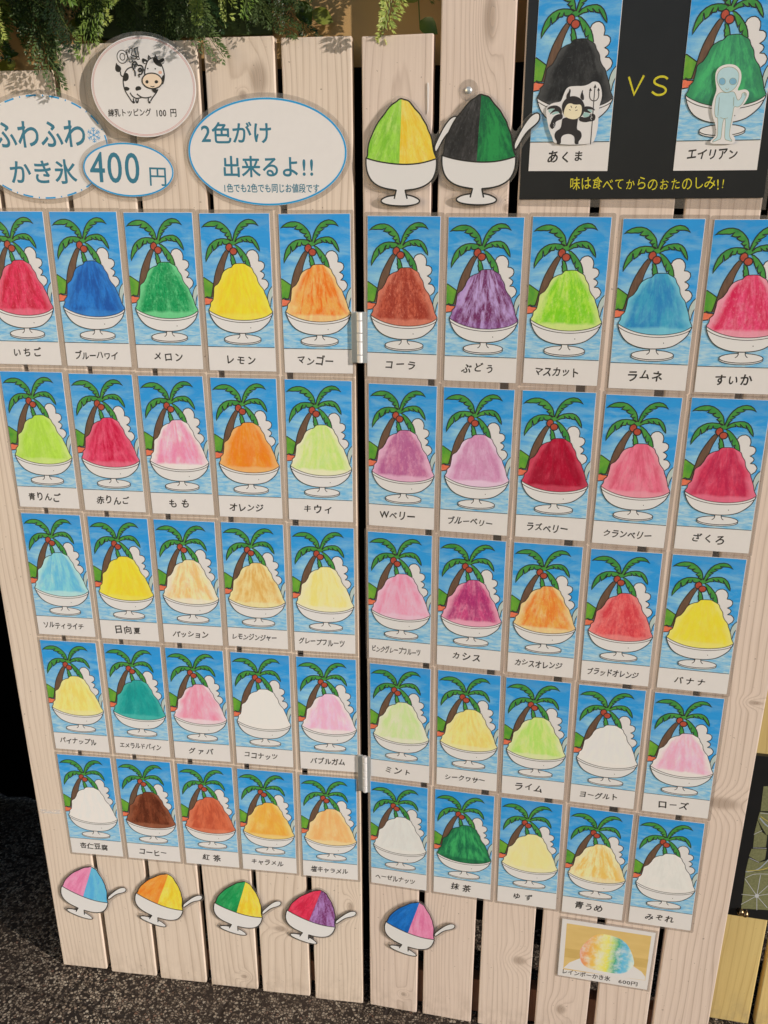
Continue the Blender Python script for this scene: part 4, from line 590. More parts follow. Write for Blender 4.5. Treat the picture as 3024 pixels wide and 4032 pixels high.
def gravel():
    t = NT('exposed_aggregate_paving')
    g = t.n('ShaderNodeNewGeometry').outputs['Position']
    g2 = t.vmul(g, (1., 1., 1.))
    vo = t.n('ShaderNodeTexVoronoi', feature='F1'); t.l(g2, vo.inputs['Vector']); vo.inputs['Scale'].default_value = 195.0
    vd = t.n('ShaderNodeTexVoronoi', feature='DISTANCE_TO_EDGE'); t.l(g2, vd.inputs['Vector']); vd.inputs['Scale'].default_value = 195.0
    rc = t.xyz(vo.outputs['Color'])
    c = t.ramp(rc[0], [(0.0, col((62, 50, 42))), (.2, col((96, 80, 66))), (.45, col((132, 112, 94))), (.72, col((160, 139, 118))), (.90, col((180, 160, 138))), (1.0, col((120, 84, 66)))])
    # about a third of the surface is dark cement between the stones
    hid = t.math('GREATER_THAN', rc[1], .27)
    edge = t.ramp(vd.outputs['Distance'], [(.02, 0.), (.16, 1.)])
    f = t.math('MULTIPLY', edge, hid)
    big = t.noise(g, 3.2, 4, .6)
    c = t.mix(f, col((40, 33, 28)), c)
    c = t.mix(t.ramp(big, [(.4, 0.), (.72, .55)]), c, col((74, 58, 48)))
    x, y, z = t.xyz(g)
    # joints of the paving slabs
    xa = t.math('ADD', t.math('MULTIPLY', x, .985), t.math('MULTIPLY', y, -.17))
    ya = t.math('ADD', t.math('MULTIPLY', x, .17), t.math('MULTIPLY', y, .985))
    wob = t.math('MULTIPLY', t.noise(g, 25.0, 2), .012)
    j1 = t.math('ABSOLUTE', t.math('SUBTRACT', t.math('FRACT', t.math('ADD', t.math('DIVIDE', t.math('ADD', xa, wob), .3), .23)), .5))
    j2 = t.math('ABSOLUTE', t.math('SUBTRACT', t.math('FRACT', t.math('ADD', t.math('DIVIDE', t.math('ADD', ya, wob), .3), .02)), .5))
    j = t.math('MINIMUM', j1, j2)
    jm = t.ramp(j, [(.006, 1.), (.02, 0.)])
    c = t.mix(t.math('MULTIPLY', jm, .5), c, col((44, 34, 29)))
    h = t.math('MULTIPLY', f, t.math('ADD', .5, t.math('MULTIPLY', rc[2], .7)))
    h = t.math('SUBTRACT', h, t.math('MULTIPLY', jm, .6))
    t.bump(h, .9, .004)
    return t.done(c, .75, .25)


M['gravel'] = gravel()


def leaf_mat(name, a, b, tr=.25, rough=.4):
    t = NT(name)
    r = t.rand(); n = t.noise(t.obj(), 35.0, 3)
    f = t.math('ADD', t.math('MULTIPLY', r, .55), t.math('MULTIPLY', n, .45))
    c = t.mix(t.ramp(f, [(.25, 0.), (.75, 1.)]), a + (1,), b + (1,))
    m = t.done(c, rough, .35)
    tl = t.n('ShaderNodeBsdfTranslucent'); t.l(c, tl.inputs[0])
    mx = t.n('ShaderNodeMixShader'); mx.inputs[0].default_value = tr
    t.l(t.b.outputs[0], mx.inputs[1]); t.l(tl.outputs[0], mx.inputs[2]); t.l(mx.outputs[0], t.o.inputs[0])
    return m


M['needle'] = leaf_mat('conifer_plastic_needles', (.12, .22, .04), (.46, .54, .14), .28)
M['needleshade'] = leaf_mat('shaded_conifer_needles', (.02, .05, .018), (.09, .14, .045), .15)  # darker needle copy, the shade inside the garland put into its colour
M['leaf'] = leaf_mat('glossy_vine_leaf', (.06, .13, .02), (.28, .32, .06), .3, .28)
M['stem'] = plain('green_stem', (92, 104, 52), .5, .3, 0, .1, 60)

# ------------------------------------------------------------------ the ground
GX = [(-40, -.1238), (-.66, -.1238), (-.50, -.1268), (-.35, -.1318), (-.15, -.1376), (.0245, -.1430), (.13, -.1390), (.24, -.1370), (.64, -.1368), (40, -.1368)]


def ground_z(x):
    for (a, za), (b, zb) in zip(GX, GX[1:]):
        if a <= x <= b: return za + (zb - za) * (x - a) / (b - a)
    return GX[-1][1]


bm = bmesh.new()
rows = [-40, -3, -1, 0, 1, 3, 40]
gv = [[bm.verts.new((x, y, z - .001)) for x, z in GX] for y in rows]
for j in range(len(rows) - 1):
    for i in range(len(GX) - 1):
        bm.faces.new((gv[j][i], gv[j][i + 1], gv[j + 1][i + 1], gv[j + 1][i]))
gr = link('pavement', mesh_from(bm, 'pavement'), None, [M['gravel']])
tag(gr, kind='structure')

# ------------------------------------------------------------------ the stall behind: tan front, black skirt, and added light blockers
stall = empty('food_stall', Matrix.Translation((0, .5, -.13)))
tag(stall, 'food stall behind the panels, tan board front above a black cloth skirt', 'stall')


def child(name, me, parent, mats=()):
    o = link(name, me, parent, mats)
    o.matrix_parent_inverse = parent.matrix_world.inverted()
    return o


bm = bmesh.new(); add_box(bm, -.575, .64, .0465, .0665, .60, 2.05, 0, .002)
child('front_board', mesh_from(bm, 'front_board'), stall, [M['tanwall']])
bm = bmesh.new()
n = 90
for a, b in ((0, 1),):
    top = []; bot = []
    for i in range(n + 1):
        x = -2.4 + 4.3 * i / n
        yy = .475 + .012 * math.sin(x * 23) + .006 * math.sin(x * 61 + 1)
        top.append(bm.verts.new((x, yy, .66))); bot.append(bm.verts.new((x, yy + .004 * math.sin(x * 40), ground_z(x) + .004)))
    for i in range(n): bm.faces.new((bot[i], bot[i + 1], top[i + 1], top[i]))
bmesh.ops.solidify(bm, geom=bm.faces[:], thickness=.003)
child('cloth_skirt', mesh_from(bm, 'cloth_skirt', True), stall, [M['blackcloth']])
bm = bmesh.new(); add_box(bm, -2.4, .64, .07, .47, .66, .70)
child('added_low_blocker', mesh_from(bm, 'added_low_blocker'), stall, [M['blackcloth']])  # added slab that keeps skylight off the ground behind the boards
bm = bmesh.new(); add_box(bm, -2.4, .64, .48, .50, .70, 2.05)
child('back_board', mesh_from(bm, 'back_board'), stall, [M['batten']])
bm = bmesh.new(); add_box(bm, -1.06, -1.05, .0, .47, ground_z(-1) + .004, .66)
child('added_side_blocker', mesh_from(bm, 'added_side_blocker'), stall, [M['blackcloth']])  # added out of view to block light from the left
bm = bmesh.new(); add_box(bm, -2.5, 2.0, .04, 2.0, 2.06, 2.12)
child('added_sky_blocker', mesh_from(bm, 'added_sky_blocker'), stall, [M['blackcloth']])  # unseen overhead slab, added to hold back the sky

# ------------------------------------------------------------------ the two slatted panels
LEFT = [((-.580, -.4820), (-.580, -.4895), 1.4712, -.1238), ((-.4742, -.3808), (-.480, -.3875), 1.4712, -.1285), ((-.3723, -.2795), (-.3789, -.2860), 1.5009, -.1320),
        ((-.2709, -.1780), (-.2753, -.1825), 1.5017, -.1348), ((-.1687, -.0752), (-.1727, -.0795), 1.5040, -.1382), ((-.0655, .0268), (-.0687, .0238), 1.5015, -.1424)]
RIGHT = [((.0402, .1322), (.0386, .1282), 1.4998, -.1388), ((.1417, .2342), (.1398, .2310), 1.86, -.1378), ((.2462, .3385), (.2438, .3345), 1.82, -.1376),
         ((.3508, .4420), (.3475, .4380), 1.88, -.1374), ((.4552, .5450), (.4528, .5404), 1.84, -.1373), ((.5560, .6500), (.5506, .6412), 1.80, -.1373)]


def plank_mesh(x0t, x1t, x0b, x1b, zt, zb):
    def at(a_b, a_t, z): return a_b + (a_t - a_b) * (z + .13) / (1.293 + .13)
    bm = bmesh.new()
    v = add_box(bm, 0, 1, .0018, .0198, 0, 1)
    for q in v:
        top = q.co.z > .5
        z = zt if top else zb
        q.co.x = at(x0b, x0t, z) if q.co.x < .5 else at(x1b, x1t, z)
        q.co.z = z
    # corners of the sawn ends are a little rounded, long edges eased
    bmesh.ops.bevel(bm, geom=bm.edges[:], offset=.0017, segments=2, affect='EDGES', profile=.55, clamp_overlap=True)
    bmesh.ops.subdivide_edges(bm, edges=[e for e in bm.edges if abs(e.verts[0].co.z - e.verts[1].co.z) > .5], cuts=6)
    return mesh_from(bm, 'plank')


def panel(name, label, F, spec, mat, battens, felt, fl):  # felt: lower edge of the black sheet behind the gaps
    root = empty(name, F)
    tag(root, label, 'slatted panel')
    for (t, b, zt, zb) in spec:
        link('plank', plank_mesh(t[0], t[1], b[0], b[1], zt, zb), root, [mat])
    for (x0, x1, z0, z1) in battens:
        bm = bmesh.new(); add_box(bm, x0, x1, .0200, .0420, z0, z1, 0, .0015)
        link('batten', mesh_from(bm, 'batten'), root, [M['batten']])
    bm = bmesh.new(); add_box(bm, spec[0][0][0] + fl[0], spec[-1][0][1] + fl[1], .0425, .0445, felt, spec[-1][2] - .03 if fl[1] > 0 else 1.47)
    link('gap_shade_sheet', mesh_from(bm, 'gap_shade_sheet'), root, [M['blackcloth']])  # black sheet standing in for the deep shade between planks
    return root


panelL = panel('slatted_board', 'pale whitewashed board of six upright planks, hinged on its right, cow sign near its top', ML, LEFT, M['woodL'],
               [(-.565, .010, -.118, -.068), (-.565, .010, 1.02, 1.075), (-.565, .010, .46, .515)], -.05, (.02, .0075))
panelR = panel('slatted_board', 'pale whitewashed board of six upright planks carrying the black poster, right of the hinges', MR, RIGHT, M['woodR'],
               [(.052, .630, -.130, -.052), (.052, .630, 1.02, 1.075), (.052, .630, .46, .515)], .068, (-.0035, -.015))


def hinge(z0, z1):
    h = empty('hinge'); h.parent = panelL
    bm = bmesh.new(); add_box(bm, .0218, .0303, -.0014, .0016, z0, z1, 0, .0004)
    link('leaf', mesh_from(bm, 'leaf'), h, [M['steel']])
    bm = bmesh.new(); add_box(bm, .0376, .0436, -.0014 - .003, .0016 - .003, z0, z1, 0, .0004)
    link('leaf', mesh_from(bm, 'leaf'), h, [M['steel']])
    n = 5; cuts = [0, .17, .41, .58, .84, 1.0]
    for i in range(n):
        a = z1 + (z0 - z1) * cuts[i] - .0004; b = z1 + (z0 - z1) * cuts[i + 1] + .0004
        bm = bmesh.new()
        bmesh.ops.create_cone(bm, cap_ends=True, segments=24, radius1=.0041, radius2=.0041, depth=a - b, matrix=Matrix.Translation((.0340, -.0030, (a + b) / 2)))
        bmesh.ops.bevel(bm, geom=[e for e in bm.edges if abs(e.verts[0].co.z - e.verts[1].co.z) < 1e-5], offset=.0005, segments=1, affect='EDGES')
        link('knuckle', mesh_from(bm, 'knuckle', False), h, [M['steelpale']])


hinge(1.0866, 1.1580)
hinge(.3505, .4225)

# bright screw with its washer in the tall plank, and a chip of torn grain
sc = empty('screw'); sc.parent = panelR
bm = bmesh.new(); bmesh.ops.create_uvsphere(bm, u_segments=16, v_segments=8, radius=.0045, matrix=Matrix.Translation((.1786, .0016, 1.434)) @ Matrix.Scale(.5, 4, (0, 1, 0)))
link('screw_head', mesh_from(bm, 'screw_head', True), sc, [M['steel']])
bm = bmesh.new(); slab(bm, ell(.1786, 1.434, .0125, .0125, 40), .0010, .0017)
link('clear_washer', mesh_from(bm, 'clear_washer'), sc, [M['film']])
bm = bmesh.new(); slab(bm, [(.1258, 1.4440), (.1276, 1.4440), (.1282, 1.4380), (.1276, 1.4130), (.1266, 1.4080), (.1262, 1.4250)], .0006, .0018)
link('splinter', mesh_from(bm, 'splinter'), panelR, [M['paper']])

# clear tape on the left board, its glints painted as whitish patches
tt = NT('clear_tape_painted_glints')
tn = tt.ramp(tt.noise(tt.vmul(tt.obj(), (70., 0., 160.)), 1.0, 2, .5), [(.40, .05), (.62, .55)])
ttr = tt.n('ShaderNodeBsdfTransparent'); tmx = tt.n('ShaderNodeMixShader')
tt.done(col((222, 212, 204)), .18, .6)
tt.l(tn, tmx.inputs[0]); tt.l(ttr.outputs[0], tmx.inputs[1]); tt.l(tt.b.outputs[0], tmx.inputs[2]); tt.l(tmx.outputs[0], tt.o.inputs[0])
for (tx, tz, tw, th, ta) in ((-.5552, .2491, .040, .0085, .05), ):
    bm = bmesh.new()
    q = [(tx + u * tw * math.cos(ta) - v * th * math.sin(ta), tz + u * tw * math.sin(ta) + v * th * math.cos(ta)) for u, v in ((-.5, -.5), (.5, -.5), (.5, .5), (-.5, .5))]
    slab(bm, q, .0016, .00175)
    link('clear_tape', mesh_from(bm, 'clear_tape'), panelL, [tt.m])

# ------------------------------------------------------------------ menu cards
CH = ART['cam']['H']
HW, HH = .05, CH / 2
CAPZ, HORZ = -.0742, -.0158
PIC = ['sky', 'sea', 'hill', 'beach', 'cloud', 'spoon', 'trunk', 'frond', 'coconut', 'ink']


def picture_mesh():
    bm = bmesh.new()
    y = -.00002
    xr = HW - .0007
    poly(bm, [(-HW + .0002, HORZ), (xr, HORZ), (xr, HH - .0005), (-HW + .0002, HH - .0005)], y, 0)
    poly(bm, [(-HW + .0002, CAPZ), (xr, CAPZ), (xr, HORZ), (-HW + .0002, HORZ)], y, 1)
    y = draw('picture', y - STEP, PIC, M, bm)
    stroke(bm, [(-HW, CAPZ), (HW - .0004, CAPZ)], .0008, False, y, 9)
    # trim what runs past the card's edges
    for co, no in (((-HW + .0001, 0, 0), (-1, 0, 0)), ((xr, 0, 0), (1, 0, 0))):
        bmesh.ops.bisect_plane(bm, geom=bm.verts[:] + bm.edges[:] + bm.faces[:], plane_co=co, plane_no=no, clear_outer=True)
    me = mesh_from(bm, 'island_picture')
    for m in PIC: me.materials.append(M[m])
    return me


PIC_ME = picture_mesh()
YI = -.00002 - STEP * (len(ART['picture']) + 6)
ICE_ME = draw('ice', YI, ['ice', 'ink'], {'ice': M['white'], 'ink': M['ink']})
BOWL_ME = draw('bowl', YI - STEP * 4, ['china', 'ink'], M)
bm = bmesh.new(); slab(bm, [(-HW, -HH), (HW, -HH), (HW, HH), (-HW, HH)], 0.0, .0004)
PAPER_ME = mesh_from(bm, 'menu_card'); PAPER_ME.materials.append(M['paper'])


def rounded(w, h, r, n=5):
    out = []
    for cx, cz, a0 in ((w - r, h - r, 0), (-w + r, h - r, 90), (-w + r, -h + r, 180), (w - r, -h + r, 270)):
        for i in range(n + 1):
            a = R(a0 + 90 * i / n); out.append((cx + r * math.cos(a), cz + r * math.sin(a)))
    return out


bm = bmesh.new(); slab(bm, rounded(.0550, .1136, .003), .0005, .0006)
FILM_ME = mesh_from(bm, 'laminate_film'); FILM_ME.materials.append(M['film'])

CAP = {'L': ['いちご ブルーハワイ メロン レモン マンゴー', '青りんご 赤りんご もも オレンジ キウイ', 'ソルティライチ 日向夏 パッション レモンジンジャー グレープフルーツ',
             'パイナップル エメラルドパイン グァバ ココナッツ バブルガム', '杏仁豆腐 コーヒー 紅茶 キャラメル 塩キャラメル'],
       'R': ['コーラ ぶどう マスカット ラムネ すいか', 'Wベリー ブルーベリー ラズベリー クランベリー ざくろ', 'ピンクグレープフルーツ カシス カシスオレンジ ブラッドオレンジ バナナ',
             'ミント シークヮサー ライム ヨーグルト ローズ', 'ヘーゼルナッツ 抹茶 ゆず 青うめ みぞれ']}
WH = (218, 208, 204)
# colour word, base, streak, pale, amount, speckle, pale patches
ICE = {'L': [[('crimson', (222, 40, 92), (190, 16, 58), (232, 110, 140), .75, .5, .45), ('deep blue', (22, 106, 186), (14, 72, 148), (58, 136, 206), .7, .3, .3), ('emerald green', (8, 146, 78), (4, 120, 62), (110, 196, 130), .5, .9, .6), ('bright yellow', (244, 212, 28), (226, 186, 18), (246, 220, 80), .45, .15, .3), ('mango orange', (242, 152, 66), (238, 104, 18), (240, 204, 140), .8, .3, .4)],
             [('yellow green', (176, 208, 66), (150, 192, 40), (202, 222, 124), .5, .25, .4), ('rose red', (222, 58, 104), (200, 20, 72), (232, 116, 146), .8, .3, .4), ('pale pink', (236, 160, 192), (226, 100, 152), (240, 206, 216), .55, .25, .7), ('vivid orange', (238, 128, 24), (232, 104, 10), (246, 184, 100), .5, .3, .5), ('pale lime', (198, 220, 116), (162, 204, 72), (222, 230, 172), .4, .2, .6)],
             [('sky blue', (122, 190, 228), (78, 164, 216), (176, 208, 230), .65, .2, .6), ('strong yellow', (244, 212, 34), (234, 192, 16), (246, 222, 90), .4, .1, .3), ('cream and amber', (236, 204, 144), (224, 160, 74), (240, 222, 180), .55, .2, .6), ('honey amber', (240, 200, 112), (212, 148, 50), (242, 216, 150), .6, .25, .5), ('pale yellow', (240, 226, 132), (240, 210, 80), (240, 230, 170), .5, .1, .5)],
             [('soft yellow', (244, 222, 104), (244, 200, 62), (242, 228, 140), .5, .1, .5), ('teal green', (22, 148, 138), (12, 126, 122), (80, 180, 164), .55, .25, .4), ('guava pink', (236, 148, 178), (230, 112, 150), (240, 196, 208), .55, .15, .6), ('plain white', WH, (214, 204, 196), (222, 214, 208), .25, .05, .5), ('pinkish lilac', (234, 176, 206), (226, 144, 184), (232, 206, 216), .5, .2, .6)],
             [('white', (220, 216, 212), (204, 202, 202), (226, 222, 216), .3, .1, .5), ('dark brown', (122, 56, 32), (84, 34, 18), (162, 94, 64), .75, .5, .4), ('brick red', (206, 96, 60), (178, 66, 40), (218, 124, 88), .65, .2, .4), ('caramel orange', (236, 166, 62), (224, 140, 36), (244, 206, 112), .55, .15, .5), ('peach orange', (240, 172, 104), (236, 148, 76), (244, 196, 142), .5, .15, .5)]],
       'R': [[('rust red', (184, 76, 52), (146, 40, 28), (214, 122, 96), .7, .9, .5), ('purple', (108, 36, 82), (186, 152, 200), (150, 100, 170), .7, .35, .15), ('bright lime', (166, 216, 52), (106, 188, 8), (204, 226, 124), .65, .6, .6), ('turquoise blue', (56, 148, 178), (22, 110, 172), (120, 188, 196), .6, .2, .5), ('hot pink', (230, 70, 122), (208, 16, 78), (240, 156, 176), .7, .5, .5)],
             [('dusty mauve', (196, 112, 156), (170, 76, 128), (222, 168, 198), .6, .5, .6), ('pale mauve', (206, 138, 182), (190, 108, 160), (218, 180, 208), .5, .4, .7), ('dark ruby', (174, 6, 42), (146, 0, 32), (222, 84, 116), .6, .25, .35), ('salmon pink', (226, 104, 138), (206, 58, 100), (234, 146, 166), .55, .15, .5), ('raspberry red', (206, 48, 90), (178, 20, 62), (228, 112, 144), .65, .25, .5)],
             [('baby pink', (236, 158, 188), (226, 108, 154), (238, 182, 204), .5, .2, .5), ('magenta', (202, 70, 130), (160, 32, 96), (228, 150, 178), .7, .45, .7), ('apricot orange', (240, 152, 62), (230, 108, 28), (246, 202, 144), .7, .4, .5), ('coral red', (226, 86, 96), (204, 38, 66), (240, 142, 132), .6, .5, .4), ('lemon yellow', (240, 214, 40), (232, 202, 20), (240, 222, 110), .4, .1, .4)],
             [('mint green', (206, 224, 154), (180, 214, 112), (222, 230, 184), .5, .15, .5), ('golden yellow', (240, 220, 112), (240, 196, 62), (240, 228, 150), .5, .15, .5), ('light green', (196, 220, 112), (152, 206, 62), (216, 228, 160), .5, .15, .5), ('cool white', (216, 206, 206), (206, 196, 196), (220, 212, 210), .25, .05, .5), ('faint pink', (234, 176, 202), (226, 136, 176), (232, 206, 216), .5, .25, .7)],
             [('greyish white', (212, 204, 206), (200, 190, 194), (218, 210, 210), .35, .1, .5), ('bottle green', (26, 104, 66), (62, 172, 92), (20, 80, 52), .6, .2, .5), ('pastel yellow', (240, 226, 134), (234, 212, 108), (240, 230, 160), .4, .1, .5), ('cream and ochre', (240, 220, 142), (228, 168, 58), (242, 228, 170), .65, .3, .4), ('snow white', (216, 208, 208), (202, 194, 196), (222, 214, 212), .35, .1, .5)]]}
ROWW = ['top', 'second', 'third', 'fourth', 'bottom']
COLW = ['far left', 'second from left', 'middle', 'second from right', 'far right']
SIGN = {'fuwa': 'ふわふわ', 'kaki': 'かき氷', '400': '400', 'yen': '円', 'niiro': '2色がけ', 'deki': '出来るよ!!', 'onaji': '1色でも2色でも同じお値段です', 'rennyu': '練乳トッピング', '100': '100 円'}
thin = set(''.join(' '.join(CAP['L'] + CAP['R']).split()) + 'あくまエイリアンVS味は食べてからのおたのしみ!!')
load_glyphs(sorted(thin | set(''.join(SIGN.values()) + 'レインボーかき氷600円').difference(' ')))
WID = {1: .02, 2: .036, 3: .044, 4: .051, 5: .057, 6: .064, 7: .068, 8: .072, 9: .076, 10: .074, 11: .076}


def caption_mesh(text, seed, w=None):
    j = random.Random(seed)
    bm = bmesh.new()
    n = len(text)
    hand_text(bm, text, -.004 + j.uniform(-.003, .003), -.0915 + j.uniform(-.0015, .0015), w or WID[n] * 1.04, .0150, .018, -.00004, j)
    me = mesh_from(bm, 'caption'); me.materials.append(M['pen'])
    return me


def fill_card(root, text, icemat, seed):
    """picture, ice, bowl and caption printed and written on the paper"""
    o = link('island_picture', PIC_ME, root)
    i = link('ice_drawing', ICE_ME, root)
    i.material_slots[0].link = 'OBJECT'; i.material_slots[0].material = icemat
    link('bowl_drawing', BOWL_ME, root)
    link('caption', caption_mesh(text, seed), root)


for side, r, c, x, z, a in ART['cards']:
    text = CAP[side][r].split()[c]
    w, base, st, pale, am, spk, edge = ICE[side][r][c]
    sname = 'left' if side == 'L' else 'right'
    card = bpy.data.objects.new('menu_card', PAPER_ME)
    COL.objects.link(card)
    card.matrix_world = pose(side, x * 1e-4, .0010, z * 1e-4, R(a))
    tag(card, f'{w} shaved ice card captioned {text}, {ROWW[r]} row of {sname} board, {COLW[c]}', 'menu card', 'shaved ice menu cards on the boards')
    seed = r * 11.3 + c * 3.7 + (50 if side == 'R' else 0)
    fill_card(card, text, ice_paint('ice_' + w.replace(' ', '_') + '_paint', base, st, pale, am, spk, edge, seed), int(seed * 10))
    link('laminate_film', FILM_ME, card)

# ------------------------------------------------------------------ two-colour bowls cut from card
CUPS = [('lime green and yellow bowl cutout, upright at the top beside the hinge gap', (150, 198, 58), (108, 172, 26), (204, 216, 128), (244, 206, 60), (240, 184, 14), (244, 222, 130), .35),
        ('black and dark green bowl cutout, upright left of the black poster', (50, 46, 44), (28, 26, 25), (104, 98, 94), (20, 92, 52), (38, 140, 66), (30, 60, 44), .4),
        ('pink and light blue bowl cutout tilted at the lower left corner', (226, 130, 174), (214, 100, 152), (232, 164, 192), (92, 172, 212), (70, 152, 202), (136, 190, 216), .3),
        ('orange and yellow bowl cutout tilted below the coffee coloured card', (238, 138, 44), (228, 110, 20), (240, 176, 100), (242, 212, 46), (232, 190, 20), (244, 222, 110), .3),
        ('green and yellow bowl cutout tilted below the caramel card', (20, 142, 72), (10, 116, 56), (90, 184, 110), (242, 212, 46), (226, 186, 20), (244, 222, 110), .3),
        ('red and purple bowl cutout tilted at the bottom near the hinge', (222, 46, 88), (196, 22, 66), (230, 90, 120), (120, 48, 100), (176, 128, 184), (96, 30, 76), .5),
        ('blue and pink bowl cutout tilted at the bottom of the right board', (18, 104, 186), (10, 84, 160), (60, 136, 204), (228, 130, 174), (212, 92, 148), (234, 160, 192), .3)]
FILMC = [(f[0] * 1e-4, f[1] * 1e-4) for f in zip(ART['cup_film'][0][3][::2], ART['cup_film'][0][3][1::2])]
bm = bmesh.new(); slab(bm, chaikin(FILMC, True, 2), .0001, .0003)
CUPF = mesh_from(bm, 'laminate_film'); CUPF.materials.append(M['film'])
bm = bmesh.new()
fl = ART['cup_backing'][1][3]; slab(bm, [(fl[i] * 1e-4, fl[i + 1] * 1e-4) for i in range(0, len(fl), 2)], -.0008, 0.0)
fl = ART['cup_backing'][0][3]; slab(bm, chaikin([(fl[i] * 1e-4, fl[i + 1] * 1e-4) for i in range(0, len(fl), 2)], True), -.0006, -.0001)
CUPB = mesh_from(bm, 'bowl_cutout'); CUPB.materials.append(M['paper'])
Y0 = -.00083
CUPA = draw('cup_base', Y0, ['china', 'ink'], M)
CUPL = draw('cup_left', Y0 - STEP * 14, ['ice'], {'ice': M['white']})
CUPR = draw('cup_right', Y0 - STEP * 14, ['ice2'], {'ice2': M['white']})
CUPK = draw('cup_line', Y0 - STEP * 16, ['ink'], M)
for k, ((lab, b1, s1, p1, b2, s2, p2, spk), (side, x, z, a, s)) in enumerate(zip(CUPS, ART['cup_poses'])):
    cup = bpy.data.objects.new('bowl_cutout', CUPB)
    COL.objects.link(cup)
    cup.matrix_world = pose(side, x, -.0022 if k < 2 else -.0006, z, a, s)
    tag(cup, lab, 'paper cutout', 'two-colour bowl cutouts stuck on the boards')
    link('bowl_drawing', CUPA, cup)
    l = link('left_ice', CUPL, cup); l.name = 'ice_half'
    l.material_slots[0].link = 'OBJECT'; l.material_slots[0].material = ice_paint('ice_half_paint', b1, s1, p1, .65, spk, .5, k * 3.1, .088)
    l = link('ice_half', CUPR, cup)
    l.material_slots[0].link = 'OBJECT'; l.material_slots[0].material = ice_paint('ice_half_paint', b2, s2, p2, .65, spk, .5, k * 5.3 + 1, .088)
    link('ink_outline', CUPK, cup)
    link('laminate_film', CUPF, cup)


# ------------------------------------------------------------------ oval and round signs
def sign(name, label, side, cx, cz, rx, rz, a, y, thick, film=.006):
    F = pose(side, cx, y, cz, a)
    bm = bmesh.new(); slab(bm, ell(0, 0, rx, rz, 96), 0.0, thick)
    me = mesh_from(bm, name); me.materials.append(M['paper'])
    o = bpy.data.objects.new(name, me); COL.objects.link(o)
    o.matrix_world = F
    tag(o, label, 'sign')
    if film:
        bm = bmesh.new(); slab(bm, ell(0, 0, rx + film, rz + film, 96), thick * .5, thick * .5 + .0002)
        link('laminate_film', mesh_from(bm, 'laminate_film'), o, [M['film']])
    return o


def lettering(o, side_box, cx, cz, texts, mat, bold):
    bm = bmesh.new()
    for key in texts:
        b = ART['boxes'][key]
        fit_text(bm, SIGN[key], (b[0] - cx, b[1] - cz, b[2] - cx, b[3] - cz), bold, -.00006)
    return link('lettering', mesh_from(bm, 'lettering'), o, [mat])


def ring(o, name, rx, rz, w, mat, dash=None):
    bm = bmesh.new()
    if dash is None:
        stroke(bm, ell(0, 0, rx, rz, 96), w, True, -.00003, 0)
    else:
        N = 360; pts = ell(0, 0, rx, rz, N); i = 0; long_ = True
        ds = 2 * PI * math.sqrt((rx * rx + rz * rz) / 2) / N
        s = 0.0; cur = []; mode = 0; lim = dash[0]
        for k in range(N + 1):
            p = pts[k % N]; q = pts[(k + 1) % N]
            if mode in (0, 2): cur.append(p)
            s += math.hypot(q[0] - p[0], q[1] - p[1])
            if s > lim:
                if mode in (0, 2) and len(cur) > 1: stroke(bm, cur, w, False, -.00003, 0)
                cur = []; s = 0; mode = (mode + 1) % 4; lim = dash[mode]
    return link(name, mesh_from(bm, name), o, [mat])


cx, cz = -.408, 1.3752
o1 = sign('oval_sign', 'large white oval sign with dashed blue border at the left edge', 'L', cx, cz, .0970, .0667, 0, .0005, .0006)
ring(o1, 'dashed_border', .0955, .0652, .0022, M['cyan'], (.0155, .0055, .0022, .0055))
lettering(o1, 'L', cx, cz, ['fuwa', 'kaki'], M['tealtext'], .012)
bm = bmesh.new()
fb = ART['boxes']['flake']; fx, fz = (fb[0] + fb[2]) / 2 - cx, (fb[1] + fb[3]) / 2 - cz; fr = .0098
for k in range(6):
    a = R(90 + 60 * k); d = (math.cos(a), math.sin(a)); nn = (-d[1], d[0])
    y = -.00006 - k * 1e-6
    stroke(bm, [(fx, fz), (fx + d[0] * fr, fz + d[1] * fr)], .0009, False, y, 0)
    for t_, l_ in ((.45, .30), (.72, .26)):
        for sg in (-1, 1):
            p = (fx + d[0] * fr * t_, fz + d[1] * fr * t_)
            stroke(bm, [p, (p[0] + (d[0] * .8 + nn[0] * sg) * fr * l_, p[1] + (d[1] * .8 + nn[1] * sg) * fr * l_)], .0008, False, y - 6e-6, 0)
link('snowflake', mesh_from(bm, 'snowflake'), o1, [M['cyan']])

cx, cz = -.2857, 1.3455
o2 = sign('oval_sign', 'small white oval price sign reading 400 円 with solid blue border', 'L', cx, cz, .0648, .0345, -.055, -.0006, .0006)
ring(o2, 'border', .0636, .0333, .0021, M['cyan'])
bm = bmesh.new()
for key in ('400', 'yen'):
    b = ART['boxes'][key]
    fit_text(bm, SIGN[key], (b[0] - cx, b[1] - cz, b[2] - cx, b[3] - cz), .005, -.00006)
bmesh.ops.rotate(bm, verts=bm.verts[:], cent=(0, 0, 0), matrix=Matrix.Rotation(-.02, 3, 'Y'))
link('lettering', mesh_from(bm, 'lettering'), o2, [M['tealtext']])

cx, cz = -.0898, 1.3655
o3 = sign('oval_sign', 'white oval sign reading 2色がけ 出来るよ!! with solid blue border', 'L', cx, cz, .1089, .0670, -.01, .0005, .0006)
ring(o3, 'border', .1074, .0655, .0024, M['cyan'])
lettering(o3, 'L', cx, cz, ['niiro', 'deki'], M['tealtext'], .012)
bm = bmesh.new(); b = ART['boxes']['onaji']
fit_text(bm, SIGN['onaji'], (b[0] - cx, b[1] - cz, b[2] - cx, b[3] - cz), .012, -.00006)
link('small_lettering', mesh_from(bm, 'small_lettering'), o3, [M['tealtext']])

